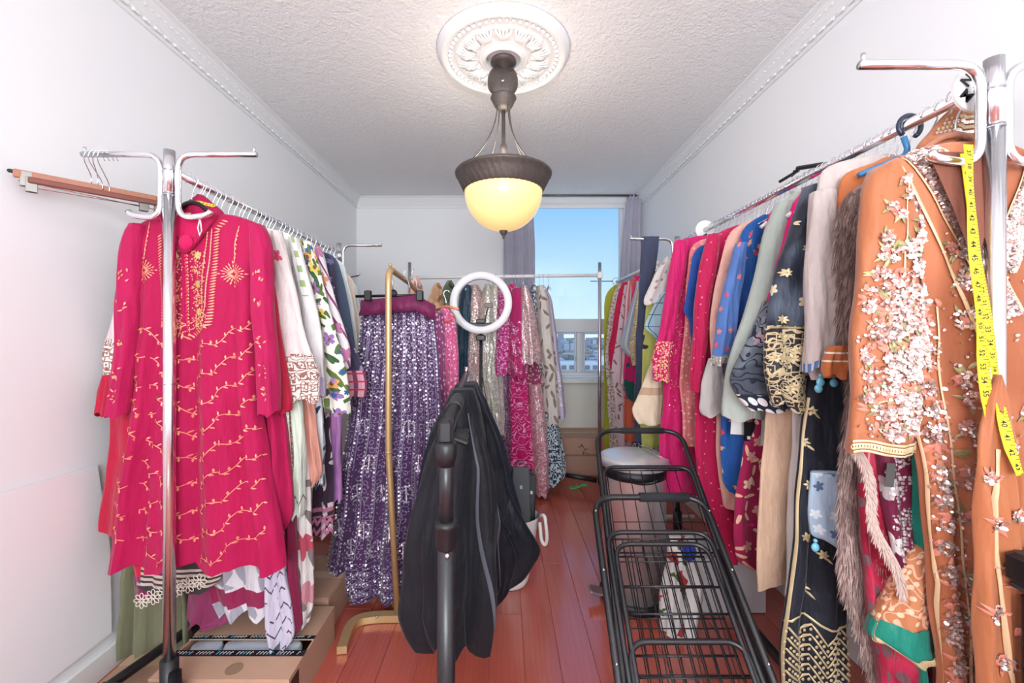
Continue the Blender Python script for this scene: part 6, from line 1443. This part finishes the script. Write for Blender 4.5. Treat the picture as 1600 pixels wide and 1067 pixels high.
# ------------------------------------------------------------------ ORANGE GOWN
YO = .885
og_m = cloth('orange_net', (164, 94, 60), [('soft', (198, 122, 86), {'scale': 3})], rough=.55, sheen=.3, wr=.3)
og_s = cloth('orange_net_sleeve', (174, 104, 66), rough=.5, sheen=.3, wr=.3)
gfull = [(232, 1440, 1570), (244, 1405, 1612), (258, 1372, 1645), (280, 1354, 1668), (330, 1352, 1675), (420, 1372, 1672), (520, 1400, 1668), (620, 1416, 1668), (720, 1428, 1672), (850, 1446, 1680), (950, 1453, 1690), (1067, 1461, 1696), (1180, 1465, 1704)]
o, L, Ls = garment('gown', 'orange net gown heavy with silver-pink sequins, frontmost on the right rack', 'gown', 'R', YO, og_m, None, GR, full=gfull, fold=(7, .013), hd=.034, N=80, M=90, hem=.01, seed=33, rx=RR_X-.01, hanger='wood', hwd=.2,
   sleeves=[{'rows': [(262, 1366, 1392), (290, 1348, 1420), (380, 1340, 1438), (460, 1336, 1440), (540, 1330, 1436), (620, 1326, 1432), (680, 1322, 1428), (705, 1320, 1424)], 'dy': -.03, 'hd': .03, 'M': 44, 'mat': og_s, 'hem': .004}])
gx_ = lambda px: PX(px, YO); gz_ = lambda py: PZ(py, YO)
pinkseq = simple('rose_silver_sequin', (238, 222, 216), .25, .75); greens = simple('olive_gold_thread', (150, 140, 96), .45, .4); rosed = simple('rose_thread', (206, 128, 108), .55, .15); lacem = simple('pale_gold_piping', (222, 190, 150), .45, .2)
S1 = Emb(L, .004); G1 = Emb(L, .003); R1 = Emb(L, .0025); P1 = Emb(L, .005)
SL = Ls[0]; S2 = Emb(SL, .004); G2 = Emb(SL, .003); R2 = Emb(SL, .0025)
def cl(S, G, Rr, fx_, fz_, px, py, r, n_, flat=1.0):
    """one floral cluster: rose thread petals, green leaves, sequins"""
    for k in range(max(4, n_//9)):
        a = R.uniform(0, 6.28); q = r*math.sqrt(R.random())*.8; Rr.leaf(fx_(px+q*math.cos(a)*flat), fz_(py+q*math.sin(a)), R.uniform(0, 6), .022, .010)
    for k in range(max(2, n_//14)):
        a = R.uniform(0, 6.28); G.leaf(fx_(px+r*1.05*math.cos(a)*flat), fz_(py+r*1.05*math.sin(a)), -a, .026, .008)
    for k in range(n_):
        a = R.uniform(0, 6.28); q = r*math.sqrt(R.random()); S.sequin(fx_(px+q*math.cos(a)*flat), fz_(py+q*math.sin(a)), R.uniform(.0024, .0042), .7)
sfx = lambda px: PX(px, YO-.03); sfz = lambda py: PZ(py, YO-.03)
# V neck bands
for side_ in (1, -1):
    def nb(u, w_): # u 0..1 from shoulder to V point, w_ 0..1 across
        if side_ > 0: a = (1400, 245); b = (1530, 500)
        else: a = (1625, 250); b = (1548, 430)
        return a[0]+(b[0]-a[0])*u+side_*w_*(44-14*u), a[1]+(b[1]-a[1])*u-w_*10
    for k in range(3600):
        px, py = nb(R.random(), R.random()); S1.sequin(gx_(px), gz_(py), R.uniform(.0022, .0036), .7)
    for w_ in (-.06, .5, 1.06): P1.line([(gx_(nb(u/20, w_)[0]), gz_(nb(u/20, w_)[1])) for u in range(21)], .0032)
    for k in range(200): px, py = nb(R.random(), R.random()); R1.leaf(gx_(px), gz_(py), R.uniform(0, 6), .016, .008)
# pale piping running from shoulder down (princess line)
P1.line([(gx_(a), gz_(b)) for a, b in ((1392, 262), (1420, 330), (1448, 400), (1475, 470), (1498, 540), (1510, 620), (1514, 700), (1520, 780), (1530, 880), (1545, 980), (1560, 1060))], .0055)
P1.line([(gx_(a), gz_(b)) for a, b in ((1620, 300), (1600, 380), (1585, 450), (1580, 520))], .0045)
# border band down the inner edge
for k in range(3600):
    py = R.uniform(470, 1150); c = np.interp(py, [470, 560, 700, 900, 1150], [1425, 1430, 1450, 1474, 1484]); px = c+R.gauss(0, 9)
    if R.random() < .5+.5*math.sin(py*.12+math.sin(py*.03)*3): S1.sequin(gx_(px), gz_(py), R.uniform(.0024, .0044), .7)
for k in range(230): py = R.uniform(470, 1150); c = np.interp(py, [470, 560, 700, 900, 1150], [1425, 1430, 1450, 1474, 1484]); R1.leaf(gx_(c+R.gauss(0, 11)), gz_(py), R.uniform(0, 6), .02, .009)
for s_ in (-20, 20): P1.line([(gx_(np.interp(py, [470, 560, 700, 900, 1150], [1425, 1430, 1450, 1474, 1484])+s_), gz_(py)) for py in range(480, 1150, 10)], .003)
# scattered clusters on the body
for (px, py, r, n_) in ((1470, 392, 16, 60), (1482, 440, 18, 70), (1478, 500, 16, 60), (1500, 470, 12, 40), (1508, 546, 12, 30), (1480, 590, 14, 50), (1490, 620, 14, 50), (1488, 664, 14, 46), (1524, 640, 12, 34), (1530, 680, 10, 30), (1486, 740, 18, 60), (1510, 720, 12, 40), (1540, 740, 12, 40), (1552, 770, 12, 34), (1490, 800, 13, 40), (1512, 840, 10, 26), (1500, 905, 13, 40), (1520, 925, 16, 60), (1508, 960, 18, 70), (1485, 1010, 17, 60), (1515, 1040, 16, 50), (1540, 940, 12, 36), (1556, 860, 12, 40), (1575, 640, 14, 40), (1590, 560, 20, 80), (1585, 600, 16, 60), (1592, 700, 14, 50), (1590, 480, 12, 40), (1600, 400, 14, 50), (1412, 330, 8, 20), (1576, 960, 16, 50), (1496, 560, 9, 22)):
    cl(S1, G1, R1, gx_, gz_, px, py, r, n_)
for (px, py) in ((1480, 372), (1505, 445), (1500, 425), (1516, 455), (1475, 700), (1515, 690), (1526, 790), (1500, 895), (1530, 905), (1505, 1010), (1548, 800), (1520, 880)):
    for k in range(4): G1.leaf(gx_(px+R.uniform(-8, 8)), gz_(py+R.uniform(-6, 6)), R.uniform(-1, 1), .026, .009)
# sleeve: sprays, dense elbow band, cuff
for (px, py, r, n_) in ((1392, 290, 7, 20), (1398, 312, 7, 22), (1372, 330, 6, 12), (1384, 342, 6, 12), (1366, 375, 9, 30), (1372, 400, 14, 60), (1402, 392, 16, 70), (1360, 430, 10, 36), (1412, 420, 12, 50), (1400, 460, 15, 80), (1380, 475, 17, 90), (1405, 500, 17, 90), (1372, 520, 16, 80), (1410, 540, 18, 100), (1380, 560, 18, 100), (1405, 580, 15, 80), (1350, 480, 10, 36), (1345, 560, 9, 34), (1398, 620, 14, 60), (1370, 610, 14, 60), (1400, 660, 14, 60), (1358, 640, 12, 50), (1342, 620, 9, 30), (1372, 672, 12, 50), (1426, 455, 10, 40), (1424, 350, 11, 40), (1418, 375, 10, 34)):
    cl(S2, G2, R2, sfx, sfz, px, py, r, n_)
for k in range(1500):
    py = 430+250*R.random()**.8; px = R.gauss(1385, 24)
    if math.sin(py*.09+px*.05) > -.3: S2.sequin(sfx(px), sfz(py), R.uniform(.0022, .0038), .7)
for k in range(260): py = R.uniform(420, 680); R2.leaf(sfx(R.gauss(1382, 26)), sfz(py), R.uniform(0, 6), .018, .008)
for k in range(500):
    py = R.uniform(360, 1060); px = R.gauss(1500, 26); S1.sequin(gx_(px), gz_(py), R.uniform(.0022, .0034), .7)
Rk = Emb(SL, .005)
for py in (686, 702): Rk.line([(sfx(px), sfz(py+(px-1322)*.04)) for px in range(1324, 1424, 5)], .005)
for k in range(30): Rk.ring(sfx(1325+k*3.3), sfz(694+k*.13), .005, .003, 7)
Rk.build('cuff_braid', goldt, o)
Rk = Emb(SL, .003)
Rk.line([(sfx(a), sfz(b)) for a, b in ((1402, 250+12), (1396, 300), (1390, 400), (1395, 520), (1400, 600), (1396, 680))], .003)
for z0 in (600, 640): Rk.line([(sfx(1372+18*math.sin(t*.5)), sfz(z0+t*3)) for t in range(14)], .003)
Rk.build('piping', lacem, o)
S1.build('sequins', pinkseq, o); G1.build('leaf_embroidery', greens, o); R1.build('rose_embroidery', rosed, o); P1.build('piping', lacem, o)
S2.build('sleeve_sequins', pinkseq, o); G2.build('sleeve_leaves', greens, o); R2.build('sleeve_roses', rosed, o)
dq = Loft([(PZ(585, .785), PX(1556, .785), PX(1562, .785), .785, .006), (PZ(610, .785), PX(1546, .785), PX(1574, .785), .785, .008), (PZ(680, .785), PX(1530, .785), PX(1584, .785), .785, .010), (PZ(800, .785), PX(1522, .785), PX(1596, .785), .785, .012), (PZ(950, .785), PX(1524, .785), PX(1606, .785), .785, .012), (PZ(1120, .785), PX(1528, .785), PX(1612, .785), .785, .012)], fold=(4, .010), M=50, seed=77)
od = dq.rows_mesh('overlay_panel', og_s, o, N=44)
Eq = Emb(dq, .003); Eq2 = Emb(dq, .003); Eq3 = Emb(dq, .003); dx_ = lambda px: PX(px, .785); dz_ = lambda py: PZ(py, .785)
Eq.line([(dx_(a), dz_(b)) for a, b in ((1552, 700), (1546, 780), (1548, 860), (1556, 940), (1566, 1040), (1574, 1100))], .0055)
for (px, py, r, n_) in ((1572, 700, 10, 30), (1540, 745, 10, 36), (1572, 800, 10, 26), (1545, 815, 10, 30), (1560, 880, 8, 22), (1580, 900, 14, 50), (1545, 950, 12, 44), (1585, 980, 12, 40), (1560, 1030, 12, 44)): cl(Eq2, Eq3, Eq3, dx_, dz_, px, py, r, n_)
Eq.build('piping', lacem, od); Eq2.build('sequins', pinkseq, od); Eq3.build('rose_embroidery', rosed, od)
# neck opening lining + raised collar stack behind
dn = cloth('dark_copper_lining', (128, 76, 60), [('sequins', (206, 170, 160), {'scale': 70, 'dens': .6})])
MB().poly([P(1449, 236, YO-.052), P(1488, 322, YO-.058), P(1525, 420, YO-.060), P(1549, 330, YO-.058), P(1578, 240, YO-.052)][::-1]).build('neck_lining', dn, o)
oo = empty('blouse', P(1500, 220, .915), 'folded copper blouse with beaded gold collar bands sticking up above the orange gown', 'blouse', GR)
Lb = Loft([(PZ(166, .93), PX(1490, .93), PX(1502, .93), .93, .012), (PZ(178, .93), PX(1478, .93), PX(1518, .93), .93, .025), (PZ(200, .93), PX(1462, .93), PX(1534, .93), .93, .035), (PZ(225, .93), PX(1440, .93), PX(1540, .93), .93, .04), (PZ(250, .93), PX(1432, .93), PX(1548, .93), .93, .04)], mode='x', fold=(3, .004), M=24, seed=6)
Lb.rows_mesh('folds', cloth('copper_silk', (190, 116, 78), rough=.5), oo, N=40)
E = Emb(Lb, .004); E2 = Emb(Lb, .004)
for (py, m_) in ((190, E), (198, E2), (206, E), (214, E2), (226, E), (236, E2)):
    for k in range(34):
        px = 1455+k*2.6+(214-py)*.25
        m_.dot(PX(px, .93), PZ(py+4*math.cos((px-1495)/30), .93), .0042, 6)
E.build('gold_beads', goldt, oo); E2.build('rose_beads', pinkseq, oo)
# tape measure
ty = simple('tape_yellow', (238, 212, 34), .45); 
to_ = empty('tape_measure', P(1512, 224, .80), 'yellow tape measure hanging from the right rack arm over the orange gown', 'tape measure')
def tape(pts, name, w_=.0185):
    dense = []
    for i in range(len(pts)-1):
        for k in range(8): t = k/8; dense.append(P(pts[i][0]+(pts[i+1][0]-pts[i][0])*t, pts[i][1]+(pts[i+1][1]-pts[i][1])*t, pts[i][2]+(pts[i+1][2]-pts[i][2])*t))
    dense.append(P(*pts[-1]))
    rings = []
    for i, p in enumerate(dense):
        t = (dense[min(i+1, len(dense)-1)]-dense[max(i-1, 0)]).normalized(); s_ = t.cross(Vector((0, 1, 0))).normalized()
        tw = .25*math.sin(i*.25); s2 = (s_*math.cos(tw)+Vector((0, 1, 0))*math.sin(tw)); nrm = t.cross(s2).normalized()
        rings.append((p, s2, t, nrm))
    ob = MB().quadstrip([[p-s2*w_/2-n_*.0005, p+s2*w_/2-n_*.0005, p+s2*w_/2+n_*.0005, p-s2*w_/2+n_*.0005] for p, s2, t, n_ in rings], True, True, True).build(name, ty, to_, smooth=False)
    return ob, rings
fA, rA = tape([(1513, 226, .806), (1516, 300, .80), (1521, 380, .79), (1527, 440, .785), (1531, 500, .785), (1535, 560, .785), (1541, 620, .785), (1546, 660, .785), (1552, 690, .785)], 'tape')
fB, rB = tape([(1507, 240, .83), (1520, 360, .822), (1533, 450, .815), (1548, 540, .805), (1558, 600, .79), (1566, 650, .775), (1578, 700, .765), (1594, 742, .755)], 'tape')
def numerals(rings, start, par):
    # accumulate arc length, a tick every 1/4 inch and a number every inch
    L_ = [0]
    for i in range(1, len(rings)): L_.append(L_[-1]+(rings[i][0]-rings[i-1][0]).length)
    def at(s):
        i = max(1, min(len(L_)-1, int(np.searchsorted(L_, s)))); f = (s-L_[i-1])/(L_[i]-L_[i-1]); a, b = rings[i-1], rings[i]
        return tuple(a[k].lerp(b[k], f) for k in range(4))
    m = MB(); s = .004
    k = 0
    while s < L_[-1]:
        p, s2, t, n_ = at(s); sg = 1 if n_.y < 0 else -1; off = n_*sg*.0009
        ln = .009 if k % 4 == 0 else .004
        e0 = p+s2*.0185/2+off; m.poly([e0-t*.0005, e0+t*.0005, e0+t*.0005-s2*ln, e0-t*.0005-s2*ln]); s += .0254/4; k += 1
    cnt = 0; s = .0165
    while s < L_[-1]-.01:
        cu = bpy.data.curves.new('t', 'FONT'); cu.body = str(start+cnt); cu.size = .0125; cu.align_x = 'CENTER'; cu.align_y = 'CENTER'; cu.offset = .0002
        tob = bpy.data.objects.new('t', cu); C.objects.link(tob); bpy.context.view_layer.update()
        me = bpy.data.meshes.new_from_object(tob.evaluated_get(bpy.context.evaluated_depsgraph_get())); bpy.data.objects.remove(tob)
        p, s2, t, n_ = at(s); sg = 1 if n_.y < 0 else -1; b = len(m.v); X = t*1.0; Yv = s2*1.0
        nn = X.cross(Yv)
        if nn.y > 0: Yv = -Yv
        for v in me.vertices: m.v.append(tuple(p-s2*.001+X*v.co.x+Yv*v.co.y+n_*sg*.0010))
        for f in me.polygons: m.f.append(tuple(b+i for i in f.vertices))
        bpy.data.meshes.remove(me); cnt += 1; s += .0254
    return m.build('tape_markings', black_plastic, par)
numerals(rA, 37, fA); numerals(rB, 20, fB)
# odd black hanger tip over the right rail
oo = empty('clip_hanger', P(1250, 265, 1.36), 'black trouser hanger with a forked tip poking out over the right rail', 'hanger')
MB().tube([P(1218, 284, 1.42), P(1248, 266, 1.36)], .005, 8).build('clip', black_plastic, oo)
MB().tube([P(1246, 263, 1.36), P(1290, 256, 1.26)], .007, 8).build('bar', black_plastic, oo)
MB().tube([P(1236, 276, 1.38), P(1252, 262, 1.36), P(1240, 268, 1.36)], .0035, 6).build('fork', black_plastic, oo)
bh = empty('coat_hanger', P(1415, 190, 1.0), 'thick blue-black plastic hanger hook over the right rail beside the copper hanger', 'hanger')
MB().tube(arc((RR_X, .995, RAILZ-.006), .026, math.radians(-60), math.radians(230), 18), .0055, 10).build('hook', simple('navy_plastic', (40, 50, 70), .3), bh, smooth=True)
MB().tube(rnd_path([(RR_X-.015, .995, RAILZ-.03), (RR_X, .995, RAILZ-.07), (RR_X-.12, .995, RAILZ-.12)], .03), .006, 8).build('shoulder_bar', simple('blue_plastic', (50, 120, 170), .4), bh, smooth=True)
# spare bare hooks along both rails
for side_, x, ys in (('left', LR_X, [1.36, 1.39, 1.42, 1.475, 1.50, 1.57, 1.60, 1.65, 1.72, 1.78, 1.83, 1.91, 1.95, 2.02, 2.06, 2.17, 2.22, 2.33, 2.37, 2.47]), ('right', RR_X, [.92, .95, 1.05, 1.10, 1.14, 1.19, 1.22, 1.25, 1.29, 1.33, 1.38, 1.41, 1.46, 1.49, 1.54, 1.57, 1.62, 1.65, 1.73, 1.79, 1.86, 1.94])):
    for y in ys: hanger_at(x, y, RAILZ+.0005, 'chrome wire hanger squeezed between clothes on the %s rail' % side_, chrome, 'wire hangers between the clothes on the %s rail' % side_, wd=.12, drop=.03, thin=.0016)

# swing tags hanging from the blue kurta
tg = empty('swing_tag', P(1158, 662, 1.42), 'white square swing tag on the royal blue kurta', 'tag')
MB().box(P(1153, 666, 1.42), (.047, .0012, .055), Matrix.Rotation(.06, 3, 'Y')).build('card', white_paint, tg); MB().tube([P(1156, 640, 1.42), P(1154, 654, 1.42)], .0008, 4).build('thread', black_plastic, tg)
tg = empty('swing_tag', P(1171, 675, 1.39), 'black square swing tag beside the white one above the maroon trousers', 'tag')
MB().box(P(1171, 674, 1.39), (.036, .0012, .062)).build('card', black_plastic, tg); MB().box(P(1170, 684, 1.388), (.010, .0008, .010)).build('printed_square', white_paint, tg)
